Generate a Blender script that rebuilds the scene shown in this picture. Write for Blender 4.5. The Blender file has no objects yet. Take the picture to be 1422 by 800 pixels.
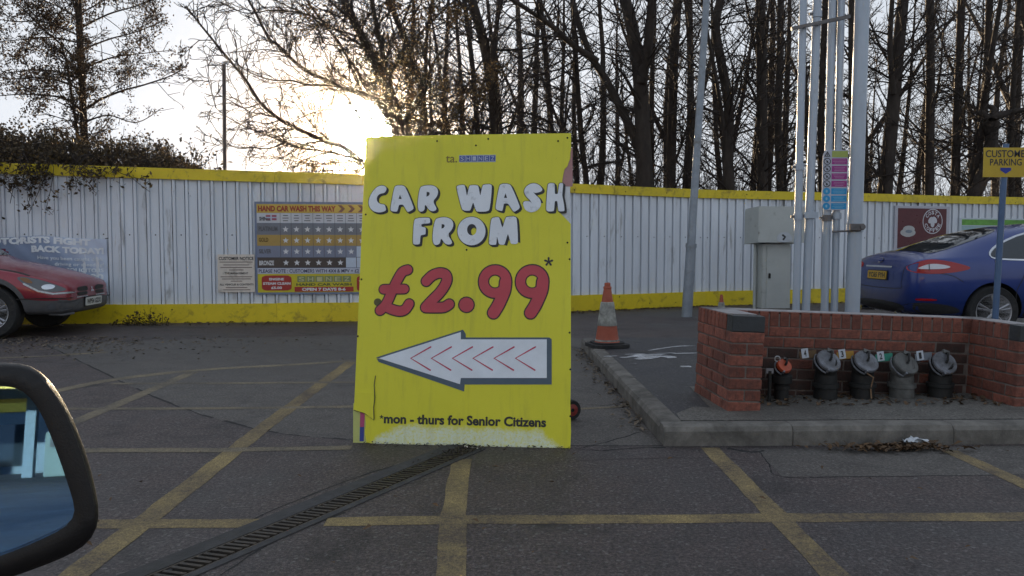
import bpy, bmesh, math, random
import numpy as np
from mathutils import Vector, Matrix
from mathutils.bvhtree import BVHTree
from mathutils.geometry import tessellate_polygon

SC = bpy.context.scene
COL = SC.collection
R = math.radians

# ------------------------------------------------------------------ camera
CAM_H, PITCH, FPX = 1.17, R(3.02), 1080.0
cam_data = bpy.data.cameras.new('camera')
cam_data.sensor_width = 36.0
cam_data.lens = FPX / 1422.0 * 36.0
cam_data.clip_start, cam_data.clip_end = 0.05, 3000
cam = bpy.data.objects.new('camera', cam_data)
cam.location = (0, 0, CAM_H)
cam.rotation_euler = (math.pi / 2 - PITCH, 0, 0)
COL.objects.link(cam)
SC.camera = cam

def ray(px, py):
    x, u = (px - 711.0) / FPX, (400.0 - py) / FPX
    c, s = math.cos(PITCH), math.sin(PITCH)
    return Vector((x, c + u * s, -s + u * c))

def G(px, py, z=0.0):
    d = ray(px, py); t = (z - CAM_H) / d.z
    return Vector((0, 0, CAM_H)) + d * t

def V(px, py, Y):
    d = ray(px, py)
    return Vector((0, 0, CAM_H)) + d * (Y / d.y)

# ------------------------------------------------------------------ sky, sun, exposure
SUN = ray(503, 186).normalized()
SUN_EL = math.asin(SUN.z)
SUN_AZ = math.atan2(SUN.x, SUN.y)
world = bpy.data.worlds.new('World')
SC.world = world
world.use_nodes = True
wn, wl = world.node_tree.nodes, world.node_tree.links
bg = wn['Background']
sky = wn.new('ShaderNodeTexSky')
sky.sky_type = 'NISHITA'
sky.sun_disc = False
sky.sun_elevation = SUN_EL
sky.sun_rotation = SUN_AZ
sky.air_density, sky.dust_density, sky.ozone_density = 1.0, 2.2, 1.0
SKY_STRENGTH = 0.15
SKY_CAP = .65
bg.inputs['Strength'].default_value = SKY_STRENGTH
# the low sun's disc and the bright haze around it are part of the sky itself
tc = wn.new('ShaderNodeTexCoord')
nrm = wn.new('ShaderNodeVectorMath'); nrm.operation = 'NORMALIZE'
dot = wn.new('ShaderNodeVectorMath'); dot.operation = 'DOT_PRODUCT'
dot.inputs[1].default_value = SUN
acos = wn.new('ShaderNodeMath'); acos.operation = 'ARCCOSINE'
wl.new(tc.outputs['Generated'], nrm.inputs[0]); wl.new(nrm.outputs[0], dot.inputs[0])
clampd = wn.new('ShaderNodeMath'); clampd.operation = 'MINIMUM'; clampd.inputs[1].default_value = 0.9999999
wl.new(dot.outputs['Value'], clampd.inputs[0]); wl.new(clampd.outputs[0], acos.inputs[0])
def glow(width_deg, amount, power):
    a = wn.new('ShaderNodeMath'); a.operation = 'DIVIDE'; a.inputs[1].default_value = R(width_deg)
    b = wn.new('ShaderNodeMath'); b.operation = 'POWER'; b.inputs[1].default_value = power
    c = wn.new('ShaderNodeMath'); c.operation = 'MULTIPLY'; c.inputs[1].default_value = -1
    d = wn.new('ShaderNodeMath'); d.operation = 'EXPONENT'
    e = wn.new('ShaderNodeMath'); e.operation = 'MULTIPLY'; e.inputs[1].default_value = amount
    wl.new(acos.outputs[0], a.inputs[0]); wl.new(a.outputs[0], b.inputs[0]); wl.new(b.outputs[0], c.inputs[0])
    wl.new(c.outputs[0], d.inputs[0]); wl.new(d.outputs[0], e.inputs[0])
    return e
def tint(g, col):
    m = wn.new('ShaderNodeMix'); m.data_type = 'RGBA'; m.blend_type = 'MULTIPLY'; m.inputs[0].default_value = 1
    m.inputs[6].default_value = (*col, 1); wl.new(g.outputs[0], m.inputs[7])
    return m.outputs[2]
glows = (tint(glow(1.65, 800.0, 6.0), (1.0, .90, .72)), tint(glow(2.4, .12, 1.6), (1.0, .50, .14)))
gm = wn.new('ShaderNodeMix'); gm.data_type = 'RGBA'; gm.blend_type = 'ADD'; gm.inputs[0].default_value = 1
wl.new(glows[0], gm.inputs[6]); wl.new(glows[1], gm.inputs[7])
sat = wn.new('ShaderNodeHueSaturation'); sat.inputs['Saturation'].default_value = 0.6
wl.new(sky.outputs[0], sat.inputs['Color'])
# thin high veil: evens out the sky's brightness and cools it a little
def vmath(op, a, b):
    m = wn.new('ShaderNodeVectorMath'); m.operation = op
    for k, v in enumerate((a, b)):
        if isinstance(v, tuple): m.inputs[k].default_value = v
        else: wl.new(v, m.inputs[k])
    return m.outputs[0]
den = vmath('ADD', vmath('MULTIPLY', sat.outputs[0], (1 / SKY_CAP,) * 3), (1, 1, 1))
veil = vmath('MULTIPLY', vmath('DIVIDE', sat.outputs[0], den), (.93, 1.0, 1.11))
addc = wn.new('ShaderNodeMix'); addc.data_type = 'RGBA'; addc.blend_type = 'ADD'; addc.inputs[0].default_value = 1
wl.new(veil, addc.inputs[6]); wl.new(gm.outputs[2], addc.inputs[7])
wl.new(addc.outputs[2], bg.inputs['Color'])
sun_d = bpy.data.lights.new('sun', 'SUN')
sun_d.energy, sun_d.angle, sun_d.color = 1.3, R(0.55), (1.0, 0.72, 0.42)
sun = bpy.data.objects.new('sun', sun_d)
sun.rotation_euler = SUN.to_track_quat('Z', 'Y').to_euler()
COL.objects.link(sun)
vs = SC.view_settings
vs.view_transform, vs.look, vs.gamma, vs.use_curve_mapping = 'Standard', 'None', 1.0, False
vs.exposure = 3.2
HAZE_DENSITY = .0003
SC.cycles.max_bounces = 8
SC.cycles.use_denoising = True

# ------------------------------------------------------------------ materials
def newmat(name):
    m = bpy.data.materials.new(name); m.use_nodes = True
    return m, m.node_tree.nodes, m.node_tree.links, m.node_tree.nodes['Principled BSDF']

def c4(c): return (c[0], c[1], c[2], 1.0)

def noise(n, l, scale, detail=4, rough=.6, vec=None, dist=0):
    t = n.new('ShaderNodeTexNoise')
    t.inputs['Scale'].default_value = scale; t.inputs['Detail'].default_value = detail
    t.inputs['Roughness'].default_value = rough; t.inputs['Distortion'].default_value = dist
    if vec is not None: l.new(vec, t.inputs['Vector'])
    return t.outputs['Fac']

def ramp(n, l, fac, stops):
    r = n.new('ShaderNodeValToRGB')
    e = r.color_ramp.elements
    while len(e) < len(stops): e.new(0.5)
    for k, (p, c) in enumerate(stops):
        e[k].position = p
        e[k].color = c4(c) if not isinstance(c, (int, float)) else (c, c, c, 1)
    l.new(fac, r.inputs[0])
    return r.outputs[0]

def mixc(n, l, fac, a, b, mode='MIX'):
    m = n.new('ShaderNodeMix'); m.data_type = 'RGBA'; m.blend_type = mode
    for sock, v in ((m.inputs[0], fac), (m.inputs[6], a), (m.inputs[7], b)):
        if isinstance(v, (int, float)): sock.default_value = v
        elif isinstance(v, tuple): sock.default_value = c4(v)
        else: l.new(v, sock)
    return m.outputs[2]

def math_(n, l, op, a, b=None):
    m = n.new('ShaderNodeMath'); m.operation = op
    for k, v in enumerate((a, b)):
        if v is None: continue
        if isinstance(v, (int, float)): m.inputs[k].default_value = v
        else: l.new(v, m.inputs[k])
    return m.outputs[0]

def objcoord(n, l, scale=(1, 1, 1)):
    t = n.new('ShaderNodeTexCoord'); mp = n.new('ShaderNodeMapping'); mp.inputs['Scale'].default_value = scale
    l.new(t.outputs['Object'], mp.inputs[0])
    return mp.outputs[0]

def bump(n, l, b, h, strength, dist=.01):
    bp = n.new('ShaderNodeBump'); bp.inputs['Strength'].default_value = strength; bp.inputs['Distance'].default_value = dist
    l.new(h, bp.inputs['Height']); l.new(bp.outputs[0], b.inputs['Normal'])

MATS = {}
def mat(name, col, rough=.6, metal=0., var=.2, scale=6., bmp=0., bscale=60., rnd=0., dirt=None, dirt_amt=.5, dirt_scale=3., coat=0., spec=.5, stretch=(1, 1, 1)):
    if name in MATS: return MATS[name]
    m, n, l, b = newmat(name)
    vec = objcoord(n, l, stretch)
    f = noise(n, l, scale, 5, .65, vec)
    lo, hi = tuple(c * (1 - var) for c in col), tuple(min(1, c * (1 + var)) for c in col)
    c = ramp(n, l, f, [(.3, lo), (.7, hi)])
    if rnd:
        oi = n.new('ShaderNodeObjectInfo')
        hs = n.new('ShaderNodeHueSaturation')
        l.new(math_(n, l, 'ADD', math_(n, l, 'MULTIPLY', oi.outputs['Random'], rnd * 2), 1 - rnd), hs.inputs['Value'])
        l.new(c, hs.inputs['Color']); c = hs.outputs[0]
    if dirt:
        d = ramp(n, l, noise(n, l, dirt_scale, 8, .7, vec, .4), [(.62 - dirt_amt * .3, 0), (.72, 1)])
        c = mixc(n, l, d, c, dirt)
    l.new(c, b.inputs['Base Color'])
    rr = ramp(n, l, noise(n, l, scale * 2.3, 4, .6, vec), [(.3, max(0, rough - .1)), (.7, min(1, rough + .1))])
    l.new(rr, b.inputs['Roughness'])
    b.inputs['Metallic'].default_value = metal
    b.inputs['Specular IOR Level'].default_value = spec
    if coat:
        b.inputs['Coat Weight'].default_value = coat; b.inputs['Coat Roughness'].default_value = .05
    if bmp: bump(n, l, b, noise(n, l, bscale, 4, .6, vec), bmp)
    MATS[name] = m
    return m

def plain(name, col, rough=.5, metal=0., spec=.5):
    if name in MATS: return MATS[name]
    return mat(name, col, rough, metal, var=.06, scale=20, spec=spec)

def glass_mat(name, tint=(.02, .025, .03), rough=.03):
    if name in MATS: return MATS[name]
    m, n, l, b = newmat(name)
    b.inputs['Base Color'].default_value = c4(tint); b.inputs['Roughness'].default_value = rough
    b.inputs['Specular IOR Level'].default_value = .7
    bump(n, l, b, noise(n, l, 3, 2, .5, objcoord(n, l)), .02, .02)
    MATS[name] = m
    return m

def asphalt_mat(name, base, light, patchc, speck=.35, stain=(.03, .028, .028), bump_s=.55):
    m, n, l, b = newmat(name)
    vec = objcoord(n, l)
    big = noise(n, l, .55, 6, .6, vec, .6)
    c = ramp(n, l, big, [(.32, stain), (.5, base), (.7, light)])
    mid = noise(n, l, 4.0, 8, .75, vec, .5)
    c = mixc(n, l, ramp(n, l, mid, [(.46, 0), (.66, .85)]), c, patchc)
    oil = ramp(n, l, noise(n, l, 1.3, 5, .6, vec, 1.2), [(.57, 0), (.70, .85)])
    c = mixc(n, l, oil, c, tuple(x * .38 for x in patchc))
    fine = noise(n, l, 60, 5, .9, vec)
    c = mixc(n, l, speck, c, mixc(n, l, 1.0, c, ramp(n, l, fine, [(.42, .38), (.5, .92), (.57, 2.3)]), 'MULTIPLY'))
    vor = n.new('ShaderNodeTexVoronoi'); vor.inputs['Scale'].default_value = 85; l.new(vec, vor.inputs['Vector'])
    spk = ramp(n, l, vor.outputs['Color'], [(.80, 0), (.90, 1)])
    c = mixc(n, l, math_(n, l, 'MULTIPLY', spk, .38), c, (.22, .21, .20))
    l.new(c, b.inputs['Base Color'])
    l.new(ramp(n, l, big, [(.3, .50), (.7, .80)]), b.inputs['Roughness'])
    h = math_(n, l, 'ADD', math_(n, l, 'MULTIPLY', noise(n, l, 90, 3, .7, vec), 1.0), math_(n, l, 'MULTIPLY', noise(n, l, 14, 3, .6, vec), .8))
    bump(n, l, b, h, bump_s, .006)
    MATS[name] = m
    return m

def paint_line_mat(name, paint, under, cover):
    m, n, l, b = newmat(name)
    vec = objcoord(n, l)
    a = noise(n, l, 38, 6, .75, vec); d = noise(n, l, 2.2, 4, .6, vec, .5)
    f = math_(n, l, 'ADD', math_(n, l, 'MULTIPLY', a, .55), math_(n, l, 'MULTIPLY', d, .6))
    msk = ramp(n, l, f, [(.60 - cover * .22, 1), (.78 - cover * .1, .12)])
    pc = mixc(n, l, noise(n, l, 6, 5, .6, vec), tuple(x * .65 for x in paint), paint)
    c = mixc(n, l, msk, under, pc)
    fine = noise(n, l, 140, 3, .8, vec)
    c = mixc(n, l, 1.0, c, ramp(n, l, fine, [(.40, .6), (.5, 1.0), (.60, 1.4)]), 'MULTIPLY')
    l.new(c, b.inputs['Base Color']); b.inputs['Roughness'].default_value = .8
    bump(n, l, b, noise(n, l, 90, 3, .7, vec), .5, .006)
    MATS[name] = m
    return m

# ------------------------------------------------------------------ mesh helpers
class M:
    """collects shapes that become ONE mesh object"""
    def __init__(s): s.v, s.f = [], []
    def add(s, verts, faces, mtx=None):
        o = len(s.v)
        s.v += [tuple(mtx @ Vector(p)) if mtx is not None else tuple(p) for p in verts]
        s.f += [tuple(i + o for i in f) for f in faces]
        return s
    def box(s, c, size, mtx=None, bev=0.0):
        x, y, z = (k / 2 for k in size)
        if bev:
            bm = bmesh.new()
            bmesh.ops.create_cube(bm, size=1, matrix=Matrix.Diagonal((size[0], size[1], size[2], 1)))
            bmesh.ops.bevel(bm, geom=bm.edges[:], offset=bev, segments=2, affect='EDGES')
            t = Matrix.Translation(c)
            s.frombm(bm, (mtx @ t) if mtx is not None else t); bm.free()
            return s
        vs = [(c[0] + a * x, c[1] + b * y, c[2] + d * z) for a in (-1, 1) for b in (-1, 1) for d in (-1, 1)]
        return s.add(vs, [(0, 1, 3, 2), (4, 6, 7, 5), (0, 4, 5, 1), (2, 3, 7, 6), (0, 2, 6, 4), (1, 5, 7, 3)], mtx)
    def frombm(s, bm, mtx=None):
        bm.verts.index_update()
        return s.add([v.co.copy() for v in bm.verts], [[v.index for v in f.verts] for f in bm.faces], mtx)
    def tube(s, pts, rad, sides=10, caps=True):
        pts = [Vector(p) for p in pts]
        if isinstance(rad, (int, float)): rad = [rad] * len(pts)
        o = len(s.v); ref = None
        for i, p in enumerate(pts):
            t = (pts[min(i + 1, len(pts) - 1)] - pts[max(i - 1, 0)]).normalized()
            if ref is None: ref = t.orthogonal().normalized()
            ref = (ref - t * ref.dot(t)).normalized()
            b = t.cross(ref)
            for k in range(sides):
                a = 2 * math.pi * k / sides
                s.v.append(tuple(p + (ref * math.cos(a) + b * math.sin(a)) * rad[i]))
        for i in range(len(pts) - 1):
            for k in range(sides):
                k2 = (k + 1) % sides
                s.f.append((o + i * sides + k, o + i * sides + k2, o + (i + 1) * sides + k2, o + (i + 1) * sides + k))
        if caps:
            s.f.append(tuple(o + k for k in reversed(range(sides))))
            s.f.append(tuple(o + (len(pts) - 1) * sides + k for k in range(sides)))
        return s
    def lathe(s, prof, sides=24, mtx=None):
        vs, fs = [], []
        for r, z in prof:
            for k in range(sides):
                a = 2 * math.pi * k / sides
                vs.append((r * math.cos(a), r * math.sin(a), z))
        for i in range(len(prof) - 1):
            for k in range(sides):
                k2 = (k + 1) % sides
                fs.append((i * sides + k, i * sides + k2, (i + 1) * sides + k2, (i + 1) * sides + k))
        fs.append(tuple(reversed(range(sides)))); fs.append(tuple((len(prof) - 1) * sides + k for k in range(sides)))
        return s.add(vs, fs, mtx)
    def poly(s, loops, z=0.0, mtx=None):
        """flat filled polygon; loops[0] outer, the rest holes; points 2D"""
        L = [[Vector((p[0], p[1], 0)) for p in lp] for lp in loops]
        flat = [p for lp in L for p in lp]
        tris = tessellate_polygon(L)
        fs = []
        for t in tris:
            a, b, c = (flat[i] for i in t)
            fs.append(t if (b - a).cross(c - a).z > 0 else (t[0], t[2], t[1]))
        return s.add([(p.x, p.y, z) for p in flat], fs, mtx)
    def slab(s, loop, z0, z1, mtx=None):
        """extruded polygon between z0 and z1"""
        n = len(loop)
        ar = sum(loop[i][0] * loop[(i + 1) % n][1] - loop[(i + 1) % n][0] * loop[i][1] for i in range(n))
        if ar < 0: loop = list(reversed(loop))
        s.poly([loop], z1, mtx)
        bot = M().poly([loop], z0)
        s.add(bot.v, [tuple(reversed(f)) for f in bot.f], mtx)
        vs = [(p[0], p[1], z0) for p in loop] + [(p[0], p[1], z1) for p in loop]
        return s.add(vs, [(i, (i + 1) % n, n + (i + 1) % n, n + i) for i in range(n)], mtx)
    def mesh(s, name, material=None, smooth=False):
        me = bpy.data.meshes.new(name)
        me.from_pydata(s.v, [], s.f); me.update()
        if smooth is not False:
            me.shade_smooth()
            me.set_sharp_from_angle(angle=R(35 if smooth is True else smooth))
        if material: me.materials.append(material)
        return me

def link(name, me, parent=None, **props):
    o = bpy.data.objects.new(name, me); COL.objects.link(o)
    if parent is not None: o.parent = parent
    for k, v in props.items():
        if v is not None: o[k] = v
    return o

def part(name, m, material, parent, smooth=False, label=None, world=False, kind=None):
    """a part; world=True means the vertices are world coordinates"""
    if world and parent is not None:
        inv = parent_matrix(parent).inverted()
        m.v = [tuple(inv @ Vector(p)) for p in m.v]
    return link(name, m.mesh(name, material, smooth), parent, label=label, kind=kind)

def parent_matrix(o):
    mtx = o.matrix_basis.copy()
    while o.parent is not None:
        o = o.parent; mtx = o.matrix_basis @ mtx
    return mtx

def thing(name, label, cat, loc=(0, 0, 0), rz=0.0, group=None, mtx=None):
    o = bpy.data.objects.new(name, None); COL.objects.link(o)
    o.empty_display_size = .1
    if mtx is not None: o.matrix_basis = mtx
    else: o.location = loc; o.rotation_euler = (0, 0, rz)
    o['label'] = label; o['category'] = cat
    if group: o['group'] = group
    return o

def tag(o, label, cat, group=None):
    o['label'] = label; o['category'] = cat
    if group: o['group'] = group
    return o

def structure(name, m, material, smooth=False, parent=None):
    return link(name, m.mesh(name, material, smooth), parent, kind='structure' if parent is None else None)

class Frame:
    """a flat face in the world: origin, u to the right, v up, n towards the viewer"""
    def __init__(s, o, u, v):
        s.o = Vector(o); s.u = Vector(u).normalized(); v = Vector(v)
        s.v = (v - s.u * v.dot(s.u)).normalized(); s.n = s.u.cross(s.v)
        s.m = Matrix.Translation(s.o) @ Matrix((s.u, s.v, s.n)).transposed().to_4x4()
    def px(s, x, y):
        d = ray(x, y); c = Vector((0, 0, CAM_H))
        p = c + d * ((s.o - c).dot(s.n) / d.dot(s.n)) - s.o
        return (p.dot(s.u), p.dot(s.v))

_tc = {}
def text_mesh(body, bold=0.0, shear=0.0, spacing=1.0):
    cu = bpy.data.curves.new('lettering', 'FONT')
    cu.body = body; cu.size = 1; cu.offset = bold; cu.shear = shear; cu.space_character = spacing
    cu.resolution_u = 3; cu.fill_mode = 'FRONT'
    ob = bpy.data.objects.new('lettering', cu); COL.objects.link(ob)
    dg = bpy.context.evaluated_depsgraph_get(); dg.update()
    me = bpy.data.meshes.new_from_object(ob.evaluated_get(dg))
    vs = [v.co.copy() for v in me.vertices]; fs = [tuple(p.vertices) for p in me.polygons]
    bpy.data.objects.remove(ob); bpy.data.curves.remove(cu); bpy.data.meshes.remove(me)
    return vs, fs

def text_fit(m, body, x0, y0, x1, y1, z, bold=.02, keep=False, spacing=1.0, shear=0.):
    """fits the words' outline into the box; keep=True keeps the letter shape and centres"""
    key = (body, bold, spacing, shear)
    if key not in _tc: _tc[key] = text_mesh(body, bold, shear, spacing)
    vs, fs = _tc[key]
    ax, bx = min(v.x for v in vs), max(v.x for v in vs); ay, by = min(v.y for v in vs), max(v.y for v in vs)
    sx, sy = (x1 - x0) / (bx - ax), (y1 - y0) / (by - ay)
    if keep:
        sx = sy = min(sx, sy)
    cx, cy = (x0 + x1) / 2, (y0 + y1) / 2
    pts = [((v.x - (ax + bx) / 2) * sx + cx, (v.y - (ay + by) / 2) * sy + cy, z) for v in vs]
    return m.add(pts, fs)

def chaikin(p, it=1, k=.25):
    for _ in range(it):
        q = []
        for i in range(len(p)):
            a, b = p[i], p[(i + 1) % len(p)]
            q.append((a[0] * (1 - k) + b[0] * k, a[1] * (1 - k) + b[1] * k))
            q.append((a[0] * k + b[0] * (1 - k), a[1] * k + b[1] * (1 - k)))
        p = q
    return p

def ell(cx, cy, rx, ry, n=28, a0=0, a1=2 * math.pi):
    full = abs(a1 - a0 - 2 * math.pi) < 1e-6
    return [(cx + rx * math.cos(a0 + (a1 - a0) * k / (n if full else n - 1)), cy + ry * math.sin(a0 + (a1 - a0) * k / (n if full else n - 1))) for k in range(n)]

def grow(p, d):
    """offset a closed loop outward (d>0), any winding"""
    n = len(p)
    ar = sum(p[i][0] * p[(i + 1) % n][1] - p[(i + 1) % n][0] * p[i][1] for i in range(n))
    sg = 1 if ar > 0 else -1
    out = []
    for i in range(n):
        a, b, c = Vector(p[i - 1]), Vector(p[i]), Vector(p[(i + 1) % n])
        e1, e2 = (b - a), (c - b)
        if e1.length < 1e-9 or e2.length < 1e-9: out.append(tuple(b)); continue
        n1, n2 = Vector((e1.y, -e1.x)).normalized(), Vector((e2.y, -e2.x)).normalized()
        mm = (n1 + n2)
        mm = mm / max(.35, mm.dot(n1)) if mm.length > 1e-6 else n1
        out.append(tuple(b + mm * d * sg))
    return out

def stroke(path, r, caps=8):
    """thick line with round ends as one outline (r may be a list)"""
    P = [Vector(p) for p in path]
    rr = r if isinstance(r, list) else [r] * len(P)
    L, Rr = [], []
    for i, p in enumerate(P):
        t = (P[min(i + 1, len(P) - 1)] - P[max(0, i - 1)]).normalized(); nn = Vector((-t.y, t.x))
        L.append(p + nn * rr[i]); Rr.append(p - nn * rr[i])
    def cap(c, frm, sgn, rad):
        a0 = math.atan2((frm - c).y, (frm - c).x)
        return [c + Vector((math.cos(a0 - sgn * math.pi * k / caps), math.sin(a0 - sgn * math.pi * k / caps))) * rad for k in range(1, caps)]
    return [tuple(q) for q in L + cap(P[-1], L[-1], 1, rr[-1]) + Rr[::-1] + cap(P[0], Rr[0], 1, rr[0])]

def smooth_path(p, n=6):
    p = [Vector(q) for q in p]; out = []
    for i in range(len(p) - 1):
        a, b, c, d = p[max(0, i - 1)], p[i], p[i + 1], p[min(len(p) - 1, i + 2)]
        for k in range(n):
            t = k / n
            out.append(.5 * ((2 * b) + (c - a) * t + (2 * a - 5 * b + 4 * c - d) * t * t + (3 * b - a - 3 * c + d) * t ** 3))
    out.append(p[-1])
    return out

def lerp(a, b, t): return a + (b - a) * t
# ================================================================== ground
rng = random.Random(7)
ASPH = (.053, .039, .037)
m_asph = asphalt_mat('asphalt', ASPH, (.073, .057, .052), (.031, .025, .025), .95, (.036, .032, .033), .8)
m_patch = asphalt_mat('old_tarmac', (.074, .065, .058), (.094, .084, .075), (.048, .042, .038), .6, (.045, .042, .04))
m_pave = asphalt_mat('pavement_tarmac', (.036, .034, .038), (.048, .045, .049), (.026, .025, .027), .7)
m_conc = mat('kerb_concrete', (.165, .152, .135), .85, var=.3, scale=9, bmp=.5, bscale=120, dirt=(.05, .045, .038), dirt_amt=.7, dirt_scale=4, rnd=.05)
m_slabc = asphalt_mat('concrete_strip', (.098, .091, .080), (.125, .116, .102), (.06, .055, .048), .6, (.07, .064, .055))
m_line = paint_line_mat('worn_yellow_paint', (.36, .265, .105), ASPH, .95)
m_line2 = paint_line_mat('faded_yellow_paint', (.27, .215, .13), (.05, .046, .046), .75)
m_white = paint_line_mat('flaked_white_paint', (.78, .78, .80), (.043, .041, .045), .9)
m_soil = mat('leaf_soil', (.05, .036, .022), .95, var=.5, scale=3, bmp=.8, bscale=20)
m_iron = mat('cast_iron', (.055, .050, .047), .6, .6, var=.4, scale=30, dirt=(.10, .075, .05), dirt_amt=.8, dirt_scale=8, rnd=.2)
m_void = plain('dark_void', (.006, .006, .006), .9)

# drain channel line
D0, D1 = G(180, 822), G(655, 621)
ddir = (D1 - D0).normalized(); dperp = Vector((-ddir.y, ddir.x, 0))
D0 = D0 - ddir * .6
DLEN = (D1 - D0).length
def dpt(a, b, z=0): p = D0 + ddir * a + dperp * b; return Vector((p.x, p.y, z))
HW = .050
slot = [dpt(0, -HW), dpt(DLEN, -HW), dpt(DLEN, HW), dpt(0, HW)]
g = M().poly([[(-150, -150), (150, -150), (150, 150), (-150, 150)], [(p.x, p.y) for p in slot]], 0)
structure('ground', g, m_asph)

# woodland floor beyond the fence
P0 = Vector((-18, 10.71, 0)); P1 = Vector((-2.40, 12.27, 0)); P2 = Vector((3.83, 15.49, 0)); P3 = Vector((22, 21.1, 0))
wf = M().poly([[(-60, 11.4), (-18, 10.95), (-2.5, 12.55), (3.7, 15.75), (22, 21.4), (80, 39), (80, 145), (-60, 145)]], .02)
structure('woodland_floor', wf, m_soil)

# older, paler tarmac with the curved edge
cur = smooth_path([(60, 478), (88, 491), (120, 507), (155, 524), (200, 545), (250, 566), (310, 585), (370, 599), (430, 607), (495, 612), (560, 616), (700, 619), (920, 619)], 4)
cur_px = [(p.x, p.y + rng.uniform(-.7, .7)) for p in cur]
poly_px = cur_px + [(868, 560), (818, 492), (806, 470), (640, 462), (300, 470)]
pp = [G(x, y) for x, y in poly_px]
structure('old_tarmac', M().poly([[(p.x, p.y) for p in pp]], .0005), m_patch)
# crack and grit that follow the joint
ck = M()
for i in range(len(cur_px) - 1):
    a, b = G(*cur_px[i]), G(*cur_px[i + 1])
    w = rng.uniform(.006, .022)
    n = (b - a).cross(Vector((0, 0, 1))).normalized()
    if i % 9 == 5: continue
    ck.add([a - n * w + Vector((0, 0, .0008)), b - n * w + Vector((0, 0, .0008)), b + n * w * .3 + Vector((0, 0, .0008)), a + n * w * .3 + Vector((0, 0, .0008))], [(0, 1, 2, 3)])
m_crack = mat('tar_joint', (.018, .017, .017), .9, var=.4, scale=40)
link('tarmac_joint', ck.mesh('tarmac_joint', m_crack), kind='structure')
# small cracks and repair edges near the kerb and board
ck2 = M()
def crack(pts, w, z=.0010):
    pts = smooth_path(pts, 5)
    q = [G(p.x + rng.uniform(-.8, .8), p.y + rng.uniform(-.6, .6)) for p in pts]
    for i in range(len(q) - 1):
        n = (q[i + 1] - q[i]).cross(Vector((0, 0, 1)))
        if n.length < 1e-6: continue
        n = n.normalized() * w * rng.uniform(.4, 1.3)
        ck2.add([q[i] - n + Vector((0, 0, z)), q[i + 1] - n + Vector((0, 0, z)), q[i + 1] + n + Vector((0, 0, z)), q[i] + n + Vector((0, 0, z))], [(0, 1, 2, 3)])
crack([(792, 622), (830, 626), (870, 623), (925, 622)], .010)
crack([(810, 622), (850, 612), (888, 600)], .006)
crack([(795, 560), (840, 563), (880, 556)], .005)
crack([(1055, 628), (1068, 645), (1085, 662), (1200, 662), (1350, 660), (1500, 660)], .004)
crack([(1010, 622), (1040, 628), (1060, 626)], .016)
crack([(800, 640), (960, 636), (1040, 640)], .003)
crack([(230, 795), (330, 733), (420, 692), (520, 655), (575, 640)], .007)
crack([(305, 800), (380, 752), (480, 712)], .006)
crack([(0, 500), (60, 503), (120, 506), (160, 505)], .004)
link('tarmac_crack', ck2.mesh('tarmac_crack', m_crack), kind='structure')
# paler trench repair along the kerb on the right
tp = [G(x, y) for x, y in [(1050, 624), (1086, 662), (1500, 660), (1500, 618)]]
structure('tarmac_repair', M().poly([[(p.x, p.y) for p in tp]], .0005), m_patch)

# ---- worn yellow markings
mk = [0]
def marking(pts, w, m=None, smooth=False):
    m = m or m_line
    mk[0] += 1
    z = .0012 + .00008 * mk[0] if m is not m_white else .004
    q = [G(x, y) for x, y in (smooth_path(pts, 6) if smooth else pts)] if not smooth else [G(p.x, p.y) for p in smooth_path(pts, 6)]
    sub = []
    for i in range(len(q) - 1):
        k = max(1, int((q[i + 1] - q[i]).length / .12))
        sub += [q[i].lerp(q[i + 1], t / k) for t in range(k)]
    sub.append(q[-1])
    o = M(); L = []
    for i, p in enumerate(sub):
        t = (sub[min(i + 1, len(sub) - 1)] - sub[max(0, i - 1)]).normalized(); n = Vector((-t.y, t.x, 0))
        L.append((p + n * (w / 2 + rng.uniform(-.005, .005)), p - n * (w / 2 + rng.uniform(-.005, .005))))
    vs = [Vector((p.x, p.y, z)) for ab in L for p in ab]
    o.add(vs, [(2 * i, 2 * i + 1, 2 * i + 3, 2 * i + 2) for i in range(len(L) - 1)])
    return structure('road_marking', o, m)
marking([(100, 728), (250, 727.5), (372, 727)], .105)
marking([(452, 725), (640, 722), (900, 721), (1150, 719), (1560, 717)], .105)
marking([(641, 638), (630, 715), (622, 860)], .108)
marking([(985, 622), (1075, 713), (1200, 840)], .105)
marking([(1318, 626), (1440, 681), (1560, 738)], .10)
marking([(487, 503), (368, 592), (215, 713), (60, 833)], .115)
marking([(268, 517), (160, 563), (90, 592)], .105, m_line2)
marking([(70, 545), (160, 527), (280, 514), (400, 507), (492, 501)], .13, m_line2, True)
marking([(90, 568), (300, 567.5), (492, 565)], .075, m_line2)
marking([(90, 626), (300, 625.5), (488, 622)], .09, m_line2)
marking([(155, 533), (300, 532.5), (492, 531)], .08, m_line2)
marking([(-40, 499), (60, 495), (150, 489)], .10, m_line2)
marking([(806, 568), (850, 566), (893, 562)], .05, m_line2)

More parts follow.
